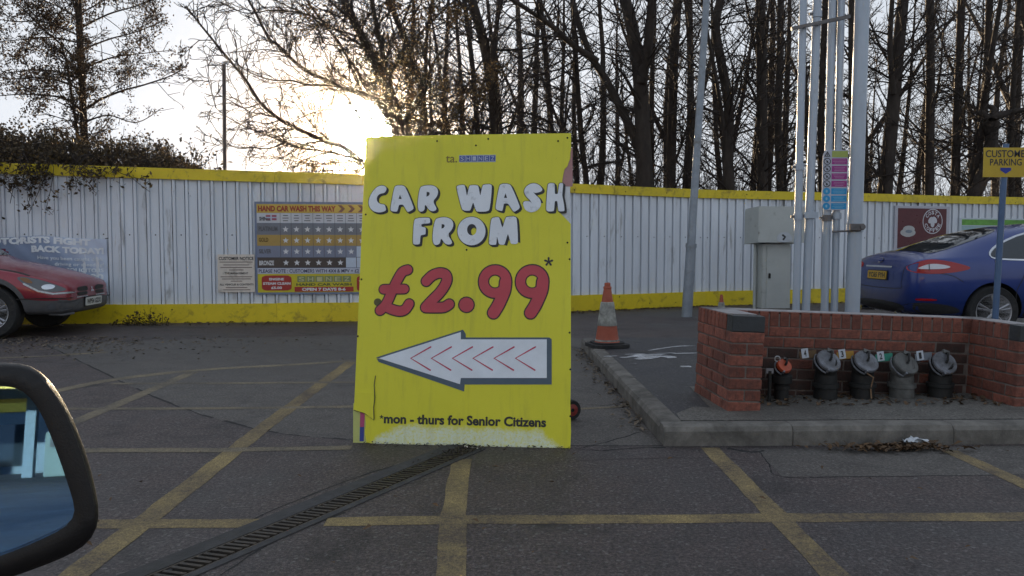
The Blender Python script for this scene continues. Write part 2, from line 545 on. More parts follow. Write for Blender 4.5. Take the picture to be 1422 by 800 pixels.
# ---- drain channel
mid = D0 + ddir * DLEN * .5
dr = thing('drain_channel', 'slotted cast iron drain running diagonally across the tarmac towards the yellow board', 'drain', (mid.x, mid.y, 0), math.atan2(ddir.y, ddir.x))
hl = DLEN / 2
part('channel_trough', M().box((0, 0, -.09), (DLEN, 2 * HW - .004, .01)).box((0, HW - .002, -.045), (DLEN, .004, .085)).box((0, -HW + .002, -.045), (DLEN, .004, .085)), m_void, dr)
part('channel_edge', M().box((0, HW + .005, -.012), (DLEN, .010, .031)), m_iron, dr)
part('channel_edge', M().box((0, -HW - .005, -.012), (DLEN, .010, .031)), m_iron, dr)
part('concrete_haunch', M().box((0, HW + .054, -.01), (DLEN, .086, .031)), mat('haunch_concrete', (.055, .053, .056), .9, var=.35, scale=6, bmp=.5, bscale=90, dirt=(.035, .033, .03), dirt_amt=.8), dr)
part('concrete_haunch', M().box((0, -HW - .028, -.01), (DLEN, .034, .0305)), MATS['haunch_concrete'], dr)
bar = M().box((0, 0, 0), (.017, 2 * HW - .006, .022), Matrix.Rotation(R(14), 4, 'Z')).mesh('grate_bar', m_iron)
nb = int(DLEN / .036)
for i in range(nb):
    o = link('grate_bar', bar, dr); o.location = (-hl + .02 + i * .036, 0, -.006 + rng.uniform(-.002, .002)); o.rotation_euler = (0, 0, rng.uniform(-.03, .03))
dirt = M()
BLr, BRr = G(505, 617), G(792, 623)
for i in range(260):
    a = DLEN - abs(rng.gauss(0, .22)); b = rng.gauss(0, .05)
    p = dpt(a, b, .010); s = rng.uniform(.004, .016)
    dirt.add([p + Vector((rng.uniform(-s, s), rng.uniform(-s, s), rng.uniform(0, s * .8))) for _ in range(4)], [(0, 1, 2), (0, 2, 3), (0, 3, 1), (1, 3, 2)])
for i in range(240):
    a, b = BLr.lerp(BRr, rng.random()), 0
    p = a + Vector((0, rng.gauss(-.015, .03), .006)); s = rng.uniform(.004, .014)
    dirt.add([p + Vector((rng.uniform(-s, s), rng.uniform(-s, s), rng.uniform(0, s * .8))) for _ in range(4)], [(0, 1, 2), (0, 2, 3), (0, 3, 1), (1, 3, 2)])
m_debris = mat('wet_debris', (.035, .026, .018), .85, var=.6, scale=40)
link('debris', dirt.mesh('debris', m_debris), kind='stuff', label='dark grit and leaf bits silted over the end of the drain by the board')

# ================================================================== raised pavement with kerb
ZP = .12
K0 = G(922, 620); K0.z = 0
KR = Vector((14.5, 4.95, 0)); KL = Vector((.80, 8.95, 0))
pav = thing('pavement', None, None); del pav['label'], pav['category']; pav['kind'] = 'structure'
fdir = (G(1422, 617) - K0).normalized(); KR = K0 + fdir * 13
ldir = (KL - K0).normalized(); ln = Vector((ldir.y, -ldir.x, 0)); fn = Vector((-fdir.y, fdir.x, 0))
KW = .135
inner0 = K0 + fn * KW + ln * KW
core = [inner0, KR + fn * KW, Vector((KR.x, 9.0, 0)), KL + ln * KW + Vector((0, .05, 0))]
part('pavement_surface', M().slab([(p.x, p.y) for p in core], -.02, ZP - .004), m_pave, pav)
strip_px = [(900, 588), (972, 553), (1012, 545), (1500, 545), (1500, 583), (940, 583)]
cs = [G(912, 592, ZP), G(946, 571, ZP), G(1000, 566, ZP), G(1010, 540, ZP), G(1420, 538, ZP), G(1700, 540, ZP)]
cs = [inner0 + ldir * .02, inner0 + ldir * .22 + fdir * .02, inner0 + ldir * .42 + fdir * .18] + [Vector((1.30, 5.05, 0)), Vector((1.34, 5.82, 0)), Vector((3.7, 5.95, 0)), Vector((3.75, 5.3, 0)), KR + fn * (KW + .55), KR + fn * KW]
part('concrete_strip', M().slab([(p.x, p.y) for p in cs], ZP - .003, ZP), m_slabc, pav)
prof = [(0, -.03), (0, .085), (.018, .112), (.04, ZP), (KW - .004, ZP)]
def kerb_stone(a, d, n, L, seed):
    r = random.Random(seed); o = M()
    pr = [(y + r.uniform(-.002, .002), z + r.uniform(-.002, .002)) for y, z in prof] + [(KW - .004, -.03)]
    k = len(pr); e = .0018
    secs = []
    for t, inset in ((e, .004), (e + .010, 0), (L / 2, r.uniform(-.003, .003)), (L - e - .010, 0), (L - e, .004)):
        secs.append([a + d * t + n * (y + (inset if y < .05 else 0)) + Vector((0, 0, z - (inset * .6 if z > .08 else 0))) for y, z in pr])
    for s in secs: o.v += [tuple(p) for p in s]
    for i in range(len(secs) - 1):
        for j in range(k):
            j2 = (j + 1) % k
            o.f.append((i * k + j, i * k + j2, (i + 1) * k + j2, (i + 1) * k + j))
    o.f.append(tuple(reversed(range(k)))); o.f.append(tuple((len(secs) - 1) * k + j for j in range(k)))
    return part('kerb_stone', o, m_conc, pav, smooth=24)
x = .0
lens = [(G(1103, 620) - K0).dot(fdir), (G(1328, 619) - G(1103, 620)).dot(fdir)] + [.915] * 13
for k, L in enumerate(lens):
    if x + L > 13: break
    kerb_stone(K0 + fdir * x, fdir, fn, L, 20 + k); x += L
x = KW
LT = (KL - K0).length
for k in range(6):
    L = min(.78, LT - x)
    kerb_stone(K0 + ldir * x, ldir, ln, L, 60 + k); x += L
# white paint spilt on the raised tarmac
for pts, w in (([(862, 497), (900, 493), (938, 490)], .13), ([(884, 499), (915, 495), (937, 497)], .15), ([(868, 492), (930, 491), (972, 490)], .05),
               ([(900, 487), (918, 484), (940, 481), (966, 480)], .05), ([(945, 509), (960, 509)], .10), ([(838, 495), (858, 494)], .06), ([(876, 505), (885, 505)], .03)):
    q = smooth_path(pts, 5); o = M(); L = []
    q = [G(p.x, p.y, ZP) for p in q]
    for i, p in enumerate(q):
        t = (q[min(i + 1, len(q) - 1)] - q[max(0, i - 1)]).normalized(); n = Vector((-t.y, t.x, 0)); s = w / 2 * (.25 + .9 * math.sin(math.pi * (i + .5) / len(q))) * rng.uniform(.6, 1.3)
        L += [p + n * s, p - n * s * rng.uniform(.5, 1.2)]
    o.add([Vector((p.x, p.y, ZP)) for p in L], [(2 * i, 2 * i + 1, 2 * i + 3, 2 * i + 2) for i in range(len(q) - 1)])
    part('paint_splash', o, m_white, pav)

# ================================================================== hoarding fence
m_sheet = mat('white_cladding', (.66, .695, .75), .45, 0, var=.07, scale=1.5, rnd=.07, dirt=(.20, .19, .17), dirt_amt=.15, dirt_scale=1.2, stretch=(3, 3, .5), spec=.4)
m_yel = mat('yellow_fascia', (.67, .51, .012), .5, var=.12, scale=2, rnd=.06, dirt=(.22, .15, .02), dirt_amt=.3, dirt_scale=5)
S1 = Frame(P0, P1 - P0, (0, 0, 1)); S2 = Frame(P1, P2 - P1, (0, 0, 1)); S3 = Frame(P2, P3 - P2, (0, 0, 1))
def ztop(x): return 2.30 + max(0, -(x + 2.4)) * .0237
fence = thing('hoarding_fence', 'long white corrugated metal fence with yellow top and bottom bands round the forecourt', 'fence', tuple(P1))
PROF = [(.0, 0), (.108, 0), (.109, -.048), (.130, -.048), (.131, .028), (.168, .028), (.170, -.012), (.180, -.012), (.181, 0), (.19, 0)]
for S, A, B in ((S1, P0, P1), (S2, P1, P2), (S3, P2, P3)):
    L = (B - A).length; a = 0; k = 0
    while a < L - .02:
        w = min(.95, L - a); o = M(); pts = []
        t = 0
        while t < w + .03:
            for pa, pn in PROF:
                if t + pa <= w + .03: pts.append((a + t + pa, pn))
            t += .19
        tilt = rng.uniform(-.003, .003)
        vs = []
        for pa, pn in pts:
            zt = ztop((A + (B - A) * (pa / L)).x) - .02
            for z in (.10, zt): vs.append(S.m @ Vector((pa, z, pn + tilt + (k % 3) * .0022)))
        o.add(vs, [(2 * i, 2 * i + 2, 2 * i + 3, 2 * i + 1) for i in range(len(pts) - 1)])
        part('cladding_sheet', o, m_sheet, fence, world=True)
        a += w; k += 1
    a = 0
    while a < L - .02:
        w = min(2.4, L - a); dz = rng.uniform(-.012, .012); dn = rng.uniform(0, .008)
        for nm, z0, z1, n0 in (('top_rail', None, None, .046), ('kick_rail', -.03, .285 + dz, .046)):
            o = M(); vs = []
            for aa in (a + .002, a + w - .002):
                if nm == 'top_rail':
                    zt = ztop((A + (B - A) * (aa / L)).x); zz0, zz1 = zt - .165 + dz * .4, zt + dz * .4
                else: zz0, zz1 = z0, z1
                for z, n in ((zz0, n0 + dn), (zz0, -.05), (zz1, -.05), (zz1, n0 + dn)):
                    vs.append(S.m @ Vector((aa, z, n)))
            o.add(vs, [(0, 4, 7, 3), (3, 7, 6, 2), (2, 6, 5, 1), (1, 5, 4, 0), (0, 3, 2, 1), (4, 5, 6, 7)])
            part(nm, o, m_yel, fence, world=True)
        a += w
for S, L in ((S1, (P1 - P0).length), (S2, (P2 - P1).length), (S3, (P3 - P2).length)):
    part('light_blocker', M().box((L / 2, 1.12, -.075), (L, 2.2, .02), S.m), m_soil, fence, world=True)  # unseen backing added to block sky light leaking through the sheet seams
for P_, nm in ((P1, 'corner_post'), (P2, 'corner_post')):
    o = M().box((P_.x, P_.y + .06, 1.09), (.16, .10, 2.26))
    part(nm, o, m_sheet, fence, world=True)
    o = M().box((P_.x, P_.y - .015, ztop(P_.x) - .085), (.10, .075, .16)); part('top_rail', o, m_yel, fence, world=True)
    o = M().box((P_.x, P_.y - .015, .125), (.10, .075, .31)); part('kick_rail', o, m_yel, fence, world=True)
# fixings and small rust holes that show as dark dots
dots = M()
for S, L in ((S1, 15.6), (S2, 7.0), (S3, 19.0)):
    for _ in range(int(L * 2.2)):
        a, z = rng.uniform(0, L), rng.choice([rng.uniform(.4, 2.1), rng.uniform(2.15, 2.28), rng.uniform(.05, .25)])
        r_ = rng.uniform(.006, .014); n = .0015
        if z > 2.12: z -= .02; n = .056
        if z < .3: n = .056
        dots.add([S.m @ Vector((a + r_ * math.cos(t * 1.05), z + r_ * math.sin(t * 1.05), n)) for t in range(6)], [tuple(range(6))])
for S, L in ((S1, 15.6), (S2, 7.0), (S3, 19.0)):     # the regular row of sheet screws
    a = .054
    while a < L - .1:
        z = 1.36 + rng.uniform(-.006, .006); r_ = .011
        dots.add([S.m @ Vector((a + r_ * math.cos(t * 1.05), z + r_ * math.sin(t * 1.05), .010)) for t in range(6)], [tuple(range(6))])
        a += .38
part('fixing_hole', dots, m_void, fence, world=True, kind='stuff')
# dead leaves and grit caught along the foot of the fence and verge
def litter(name, n, place, smin, smax, m, label, flat=.35, seed=3):
    r = random.Random(seed); o = M()
    for _ in range(n):
        p = place(r); s = r.uniform(smin, smax); a = r.uniform(0, 6.28)
        u = Vector((math.cos(a), math.sin(a), r.uniform(-flat, flat))) * s; v = Vector((-math.sin(a), math.cos(a), r.uniform(-flat, flat))) * s * r.uniform(.4, .7)
        z = Vector((0, 0, s * .25))
        o.add([p - u, p - v * .9 + z, p + u * 1.1, p + v + z], [(0, 1, 2), (0, 2, 3)])
    return link(name, o.mesh(name, m), kind='stuff', label=label)
m_leaf = mat('dead_leaf', (.085, .048, .022), .8, var=.7, scale=25)
m_leaf2 = mat('grey_leaf', (.13, .10, .07), .8, var=.7, scale=25)
def foot(r):
    S = r.choice([S1, S2, S2, S3]); a = r.uniform(7 if S is S1 else 0, {id(S1): 15.6, id(S2): 7, id(S3): 14}[id(S)])
    return S.m @ Vector((a, 0.012, .06 + abs(r.gauss(0, .22))))
litter('leaf_litter', 1500, foot, .012, .04, m_leaf, 'brown dead leaves blown against the foot of the fence')
def verge(r):
    p = G(r.uniform(-60, 200) if r.random() < .75 else r.gauss(250, 120), 468 + abs(r.gauss(0, 13)))
    return Vector((p.x, p.y, .006))
litter('leaf_litter', 900, verge, .006, .030, m_leaf2, 'pale leaves and grit scattered in front of the red car', seed=5)
def gutter(r):
    p = G(r.gauss(1240, 45), 623 + abs(r.gauss(0, 3))); return Vector((p.x, p.y - .01, .014 + abs(r.gauss(0, .012))))
litter('leaf_litter', 330, gutter, .010, .028, m_leaf, 'heap of wet brown leaves in the gutter against the front kerb', .6, 9)
def loose(r):
    p = G(r.uniform(100, 1400), r.uniform(480, 790)); return Vector((p.x, p.y, .022))
litter('leaf_litter', 55, loose, .008, .022, m_leaf, 'a few single dead leaves lying loose on the tarmac', .5, 11)
def kerbfoot(r):
    t = r.uniform(.3, 4.3); p = K0 + ldir * t - ln * abs(r.gauss(.03, .07)); return Vector((p.x, p.y, .014))
litter('leaf_litter', 240, kerbfoot, .010, .03, m_leaf2, 'pale leaves along the foot of the receding kerb', .5, 12)
def wallfoot(r):
    return Vector((r.uniform(1.62, 3.3), 5.2 + r.uniform(-.1, .42), ZP + .006))
litter('leaf_litter', 260, wallfoot, .010, .03, m_leaf, 'dark leaves and dirt under the fill pipes inside the brick bay', .5, 13)
tis = M(); r_ = random.Random(4); c = G(1268, 620)
for k in range(2):
    bm = bmesh.new(); bmesh.ops.create_grid(bm, x_segments=5, y_segments=4, size=1)
    for v in bm.verts: v.co = Vector((v.co.x * .055, v.co.y * .028, r_.uniform(0, .028)))
    tis.frombm(bm, Matrix.Translation((c.x + k * .05 - .02, c.y - .02, .03)) @ Matrix.Rotation(.4 - k, 4, 'Z')); bm.free()
tag(link('paper_scrap', tis.mesh('paper_scrap', plain('dirty_paper', (.5, .52, .55), .9), True)), 'crumpled pale tissue lying on the leaf heap in the gutter', 'litter')
# ================================================================== the big yellow board
BL, BR = G(492, 615), G(792, 623)
TL = V(508, 190, BL.y + .255); 
Bf = Frame(BL, BR - BL, TL - BL)
board = thing('advertising_board', 'tall yellow car wash price board leaning back on the tarmac with a white arrow', 'sign board', mtx=Bf.m)
BP = Bf.px
m_by = None
def board_yellow():
    m, n, l, b = newmat('board_yellow')
    vec = objcoord(n, l)
    sep = n.new('ShaderNodeSeparateXYZ'); l.new(vec, sep.inputs[0])
    c = ramp(n, l, noise(n, l, 1.7, 5, .6, vec), [(.3, (.68, .635, .026)), (.7, (.75, .70, .036))])
    # flaked pale edge along the foot, its outline eaten irregularly
    e = math_(n, l, 'ADD', sep.outputs[1], math_(n, l, 'MULTIPLY', math_(n, l, 'SUBTRACT', noise(n, l, 7, 8, .7, vec, .5), .5), .16))
    ex = math_(n, l, 'ABSOLUTE', math_(n, l, 'SUBTRACT', sep.outputs[0], .68))
    e = math_(n, l, 'ADD', e, math_(n, l, 'MULTIPLY', math_(n, l, 'POWER', ex, 6), 3.2))
    msk = ramp(n, l, e, [(.085, 1), (.125, 0)])
    fl = ramp(n, l, noise(n, l, 60, 6, .8, vec), [(.35, .1), (.55, 1)])
    c = mixc(n, l, math_(n, l, 'MULTIPLY', msk, fl), c, (.72, .78, .62))
    # scuffs and grime spots
    sp = ramp(n, l, noise(n, l, 45, 3, .9, vec), [(.71, 0), (.76, .7)])
    c = mixc(n, l, sp, c, (.16, .14, .03))
    st = ramp(n, l, noise(n, l, 3, 6, .7, objcoord(n, l, (6, .6, 1)), .3), [(.52, 0), (.80, .38)])
    c = mixc(n, l, st, c, (.33, .30, .05))
    l.new(c, b.inputs['Base Color']); b.inputs['Roughness'].default_value = .45
    bump(n, l, b, noise(n, l, 25, 5, .6, vec), .06, .01)
    return m
m_by = board_yellow()
m_wood = mat('grey_timber', (.16, .12, .08), .8, var=.3, scale=6, stretch=(1, 1, 6), bmp=.3)
m_ink = plain('black_print', (.022, .022, .024), .5)
m_let = mat('white_print', (.76, .79, .84), .5, var=.06, scale=5, dirt=(.40, .42, .45), dirt_amt=.15, dirt_scale=14)
m_red = mat('red_print', (.52, .062, .085), .5, var=.10, scale=4)
W = BP(792, 400)[0]; H = BP(640, 188)[1]
tlb, trb = BP(508, 190), BP(792, 185)
back = [(0.004, .006), (BP(792, 620)[0] - .002, .004), (trb[0] - .002, trb[1] - .004), (tlb[0] + .004, tlb[1] - .004)]
m_back = mat('old_sign_white', (.66, .68, .70), .5, var=.1, scale=5, dirt=(.2, .2, .2), dirt_amt=.3)
part('backing_panel', M().slab(back, -.022, -.006), m_back, board)
part('old_print_patch', M().poly([[BP(768, 205), BP(795, 205), BP(795, 259), BP(768, 258)]], -.0045), plain('faded_pink', (.42, .22, .22), .6), board)
part('old_print_patch', M().poly([[BP(490, 560), BP(509, 560), BP(509, 618), BP(490, 618)]], -.0048), plain('pale_lime', (.48, .50, .16), .6), board)
part('old_print_stripe', M().poly([[BP(500, 568), BP(506.5, 568), BP(505.5, 593), BP(499.5, 593)]], -.0036), plain('magenta_print', (.42, .06, .16), .5), board)
part('old_print_stripe', M().poly([[BP(499.5, 593), BP(505.5, 593), BP(505, 613), BP(499, 613)]], -.0035), plain('blue_print', (.03, .05, .26), .5), board)
edge_px = [(508, 190), (640, 187.2), (793, 185), (793, 208), (792, 212), (792, 220), (789.5, 226), (788, 231), (784, 235), (782.5, 241), (781, 250), (780.5, 258), (777, 262), (776, 268), (772, 274), (775, 280), (773, 286), (777, 291), (779, 297), (785, 303), (788, 306), (792.6, 311), (792.8, 400), (792.8, 520), (792, 560), (793, 600), (792, 622.5),
           (700, 620.5), (600, 618), (560, 617), (520, 616.5), (509, 614.5), (506.5, 600), (508, 590), (507, 575), (500, 572.5), (491.5, 570), (499, 400), (503, 300)]
face = [BP(*p) for p in edge_px]
part('yellow_panel', M().slab(face, -.0025, .0), m_by, board)
# peeled corner flap, its crack and a shadow line painted along its lower edge
fl = [BP(*p) for p in [(491.5, 569), (507, 573.5), (519, 582.6), (520, 568), (519.5, 545), (494, 545)]]
part('peeled_flap', M().slab(fl, .003, .009), m_by, board)
ckl = M().poly([stroke([BP(522, 522), BP(520.2, 535), BP(521.3, 552), BP(519.4, 566), BP(520, 582)], .0026, 3)], .0095)
ckl.poly([stroke([BP(491.5, 569.6), BP(500, 571.8), BP(507, 574.2), BP(513, 578), BP(519.4, 583.2)], .0022, 3)], .0028)
part('crack_and_shadow', ckl, m_ink, board)
for x, y in [(607, 196), (678, 193), (788, 191.5), (661, 202), (775, 196), (508, 298), (502, 388), (497, 467), (788, 337), (791, 360), (791, 462), (792, 513), (792, 578), (648, 347)]:
    a, b = BP(x, y)
    part('screw_hole', M().poly([ell(a, b, .0058, .0062, 9)], .0012), m_void, board)
# legs of the board, seen from the side: timber struts and a trolley wheel
Yb = Bf.n * -1
def bp3(a, b, n): return Bf.m @ Vector((a, b, n))
for a in (.10, 1.18):
    foot_ = bp3(a, 0, -.1); foot_ = Vector((foot_.x, foot_.y + .62, 0.012))
    top = bp3(a, 1.55, -.04)
    part('support_leg', M().tube([top, foot_], .026, 4), m_wood, board, world=True)
    part('back_batten', M().box((a, H * .48, -.045), (.05, H * .9, .045)), m_wood, board)
for b in (.12, 1.0, 1.75):
    part('back_batten', M().box((.64, b, -.044), (1.02, .05, .042)), m_wood, board)
wc = V(793, 569, G(793, 583).y); wr = wc.z
wob = thing('trolley', 'small trolley wheel with a red hub poking out behind the yellow board', 'trolley', tuple(Vector((wc.x, wc.y, 0))), R(25))
mt = Matrix.Translation((0, 0, wr)) @ Matrix.Rotation(R(90), 4, 'X')
m_rub = mat('tyre_rubber', (.017, .017, .018), .85, var=.3, scale=12, dirt=(.045, .04, .036), dirt_amt=.4)
part('tyre', M().lathe([(wr * .62, -.02), (wr * .9, -.024), (wr * .995, -.012), (wr * .995, .012), (wr * .9, .024), (wr * .62, .02)], 20, mt), m_rub, wob, 40)
part('hub', M().lathe([(wr * .66, -.012), (wr * .6, -.02), (wr * .2, -.025), (wr * .2, .025), (wr * .6, .02), (wr * .66, .012)], 20, mt), plain('red_hub', (.22, .03, .025), .5), wob, 40)
part('axle', M().tube([(0, 0, wr), (-.35 * math.cos(R(25)) * 0, .45, wr)], .012, 8), m_iron, wob)
part('axle_plate', M().box((0, .47, wr * .5 + .02), (.12, .08, wr + .04)), m_iron, wob)

# ---- lettering of the board
A8 = lambda L: [(505 + x / 8, 250 + y / 8) for x, y in L]
B8 = lambda L: [(625 + x / 7.617, 245 + y / 7.617) for x, y in L]
LET = [
 (A8([(262, 95), (235, 66), (190, 62), (140, 85), (95, 140), (65, 200), (55, 255), (70, 310), (110, 350), (170, 364), (215, 357), (252, 340), (246, 305), (235, 272), (190, 270), (158, 250), (145, 215), (155, 178), (188, 152), (237, 147)]), None, 2),
 (A8([(345, 62), (460, 62), (566, 322), (490, 362), (440, 274), (395, 276), (375, 356), (293, 346)]), A8([(405, 165), (390, 211), (425, 214)]), 0),
 (A8([(620, 85), (670, 65), (720, 60), (765, 61), (812, 82), (832, 130), (815, 190), (766, 240), (827, 335), (740, 357), (680, 258), (680, 352), (593, 352)]), A8([(702, 132), (699, 186), (722, 178), (736, 158), (730, 138)]), 1),
 (A8([(560, 425), (737, 418), (742, 482), (643, 490), (643, 520), (692, 528), (690, 606), (633, 615), (627, 716), (546, 720)]), None, 0),
 (A8([(785, 440), (850, 418), (900, 414), (940, 421), (985, 446), (1002, 500), (980, 560), (930, 606), (1002, 710), (910, 724), (858, 636), (850, 722), (758, 722)]), A8([(868, 490), (866, 542), (888, 534), (902, 514), (896, 496)]), 1),
 (B8([(63, 100), (157, 88), (180, 218), (205, 94), (300, 94), (320, 214), (345, 88), (448, 82), (420, 372), (278, 377), (245, 270), (215, 367), (128, 362)]), None, 0),
 (B8([(525, 80), (640, 80), (747, 335), (675, 382), (615, 288), (570, 288), (555, 372), (476, 350)]), B8([(587, 180), (571, 229), (604, 229)]), 0),
 (B8([(987, 155), (900, 182), (875, 158), (902, 196), (950, 235), (967, 290), (945, 345), (890, 380), (830, 380), (785, 345), (766, 265), (845, 262), (864, 290), (852, 258), (805, 215), (780, 165), (798, 115), (845, 80), (900, 72), (957, 100)]), None, 1),
 (B8([(1033, 73), (1107, 73), (1108, 188), (1140, 188), (1155, 73), (1196, 73), (1193, 130), (1186, 200), (1206, 300), (1212, 370), (1145, 372), (1135, 262), (1108, 262), (1100, 372), (1013, 372)]), None, 0),
 (B8(ell(228, 580, 148, 150, 36)), B8(ell(231, 565, 50, 60, 24)), -1),
 (B8([(435, 440), (520, 428), (555, 554), (590, 428), (707, 423), (722, 717), (643, 717), (613, 600), (577, 727), (518, 722), (497, 630), (490, 727), (408, 724)]), None, 0),
]
for outer, hole, sm in LET:
    lo = [BP(*p) for p in outer]
    if sm >= 0: lo = chaikin(chaikin(lo, 1, .12), 1, .25) if sm == 0 else chaikin(lo, sm + 1, .25)
    ho = [BP(*p) for p in hole] if hole else None
    lt = part('letter', M().poly([lo] + ([ho] if ho else []), .0042), m_let, board)
    dk = M()
    px_ = .0043
    for k, (dx, dy) in enumerate([(0, 0), (.8, -.7), (1.6, -1.4), (2.4, -2.1)]):
        lg = [(x + dx * px_, y + dy * px_) for x, y in grow(lo, px_ * .9)]
        hg = [(x + dx * px_, y + dy * px_) for x, y in grow(ho, -px_ * .7)] if ho and k == 0 else None
        dk.poly([lg] + ([hg] if hg else []), .0024 - k * .0003)
    if ho and sm == -1:   # keep the hole of the O open
        dk = M()
        for k, (dx, dy) in enumerate([(0, 0), (.8, -.7), (1.6, -1.4), (2.4, -2.1)]):
            lg = [(x + dx * px_, y + dy * px_) for x, y in grow(lo, px_ * .9)]
            hg = [(x + 3.1 * px_, y - 2.7 * px_) for x, y in grow(ho, -px_ * 2.6)]
            dk.poly([lg, hg], .0024 - k * .0003)
    link('letter_shadow', dk.mesh('letter_shadow', m_ink), lt)
# price
C9 = lambda L: [BP(510 + x / 8.887, 360 + y / 8.887) for x, y in L]
D9 = lambda L, dx=0: [BP(650 + (x + dx) / 8, 350 + y / 8) for x, y in L]
U = .00051   # board metres per unit of the traced figure
def figure(strokes, ring=None):
    rd, dk = M(), M()
    for k, (pth, r1, r2) in enumerate(strokes):
        rd.poly([stroke(pth, r1)], .0036 + k * .0004); dk.poly([stroke(pth, r2)], .0016 + k * .0003)
    if ring:
        c, ro, ri = ring
        rd.poly([ell(c[0], c[1], ro, ro), ell(c[0], c[1], ri, ri)], .0034)
        dk.poly([ell(c[0], c[1], ro * 1.085, ro * 1.085), ell(c[0], c[1], ri * .84, ri * .84)], .0012)
    f = part('price_figure', rd, m_red, board)
    link('figure_outline', dk.mesh('figure_outline', m_fig), f)
m_fig = plain('dark_outline', (.050, .026, .028), .5)
r1, r2 = 55 * U, 70 * U
part('price_dot', M().poly([stroke(C9([(128, 530), (132, 532)]), 46 * U)], .0004), plain('olive_dot', (.10, .09, .03), .6), board)
figure([(smooth_path(C9([(500, 132), (435, 160), (375, 255), (312, 385), (258, 510), (215, 580), (160, 632)])), r1, r2), (C9([(205, 372), (460, 368)]), r1 * .95, r2 * .95),
        (smooth_path(C9([(235, 585), (300, 618), (400, 642), (470, 620), (518, 552)])), r1, r2)])
figure([(smooth_path(C9([(730, 272), (800, 205), (885, 172), (960, 186), (985, 245), (960, 320), (895, 415), (800, 510), (722, 594)])), r1 * 1.03, r2 * 1.03),
        (smooth_path(C9([(722, 596), (850, 598), (950, 592), (1012, 556)])), r1 * 1.03, r2 * 1.03)])
figure([(C9([(1223, 562), (1227, 564)]), 84 * U, 99 * U)])
V9 = .00051 * 8.887 / 8
for dx in (0, 412):
    c = D9([(300, 328)], dx)[0]
    figure([(smooth_path(D9([(418, 330), (405, 430), (360, 540), (325, 610), (283, 676)], dx)), 60 * V9, 74 * V9)], (c, 172 * V9, 73 * V9))
ast = M()
c = BP(761.9, 363.5)
for k in range(5):
    a = math.pi / 2 + k * math.tau / 5
    ast.poly([stroke([c, (c[0] + .022 * math.cos(a), c[1] + .022 * math.sin(a))], [.004, .0065], 4)], .001 + k * .0002)
part('asterisk', ast, m_ink, board)
Z8 = lambda L: [BP(490 + x / 2.6656, 340 + y / 2.6656) for x, y in L]
arrow = part('arrow', M().poly([Z8([(97, 420), (400, 323), (400, 350), (718, 350), (718, 493), (400, 493), (397, 516)])], .0036), mat('arrow_white', (.76, .80, .86), .5, var=.07, scale=6), board)
ar = M()
for k, L in enumerate([[(86, 417), (408, 314), (408, 343), (727, 343), (727, 499), (404, 499), (402, 527)], [(94, 433), (417, 329), (417, 349), (736, 349), (736, 517), (414, 517), (412, 543)], [(88, 420), (96, 434), (412, 543), (414, 517), (404, 499)], [(408, 314), (418, 330), (418, 350), (406, 350)], [(718, 343), (727, 343), (736, 350), (736, 517), (726, 517)]]):
    ar.poly([Z8(L)], .0022 - k * .0004)
link('arrow_shadow', ar.mesh('arrow_shadow', plain('slate_print', (.075, .11, .15), .5)), arrow)
chv = plain('crimson_print', (.50, .03, .09), .5)
for k, tx in enumerate((215, 291, 369, 445, 523, 602)):
    lo = stroke(Z8([(tx + 74, 378), (tx, 420), (tx + 72, 464)]), .0044, 3)
    link('arrow_chevron', M().poly([lo], .0046).mesh('arrow_chevron', chv), arrow)
a0, b0 = BP(533, 587.2); a1, b1 = BP(758.5, 576)
line_ = 'mon - thurs for Senior Citizens'
tx_ = M(); text_fit(tx_, line_, a0, b0 - .004, a1, BP(645, 577)[1], .0014, .036)
full_ = text_mesh(line_, .036)[0]; fx0, fx1 = min(v.x for v in full_), max(v.x for v in full_)
words_ = line_.split(); ends_ = []
for k in range(1, len(words_)):
    pv = text_mesh(' '.join(words_[:k]), .036)[0]; ends_.append(a0 + (max(v.x for v in pv) - fx0 + .06) / (fx1 - fx0) * (a1 - a0))
for k in range(len(words_)):
    lo_, hi_ = ([-9] + ends_)[k], (ends_ + [99])[k]
    o = M(); o.v = list(tx_.v); o.f = [f for f in tx_.f if lo_ <= sum(tx_.v[i][0] for i in f) / len(f) < hi_]
    us = sorted({i for f in o.f for i in f}); mp_ = {i: j for j, i in enumerate(us)}
    o.v = [tx_.v[i] for i in us]; o.f = [tuple(mp_[i] for i in f) for f in o.f]
    part('printed_word', o, m_ink, board)
st = M(); c = BP(530, 579)
for k in range(5): st.poly([stroke([c, (c[0] + .010 * math.cos(math.pi / 2 + k * math.tau / 5), c[1] + .010 * math.sin(math.pi / 2 + k * math.tau / 5))], .0025, 3)], .0012 + k * .0002)
part('asterisk', st, m_ink, board)
# little logo: dark "ta" and a blue strip with white outlined capitals
lg0, lg1 = BP(637.5, 225.5), BP(688.5, 215.0)
part('logo_strip', M().poly([[(lg0[0], lg0[1]), (lg1[0], lg0[1]), (lg1[0], lg1[1]), (lg0[0], lg1[1])]], .0008), plain('pale_print', (.45, .48, .6), .5), board)
n6 = 6; wd = (lg1[0] - lg0[0]) / n6
for k, ch in enumerate('SHINEZ'):
    x0 = lg0[0] + wd * k + .002
    part('logo_tile', M().poly([[(x0, lg0[1] + .004), (x0 + wd - .004, lg0[1] + .004), (x0 + wd - .004, lg1[1] - .004), (x0, lg1[1] - .004)]], .0016), plain('logo_blue', (.05, .085, .30), .5), board)
    t = M(); text_fit(t, ch, x0 + .006, lg0[1] + .009, x0 + wd - .010, lg1[1] - .009, .0024, .01)
    part('logo_letter', t, MATS['pale_print'], board)
t = M(); q0, q1 = BP(619, 226), BP(635, 216); text_fit(t, 'ta.', q0[0], q0[1], q1[0], q1[1], .001, .01)
part('logo_word', t, plain('olive_print', (.20, .15, .02), .5), board)

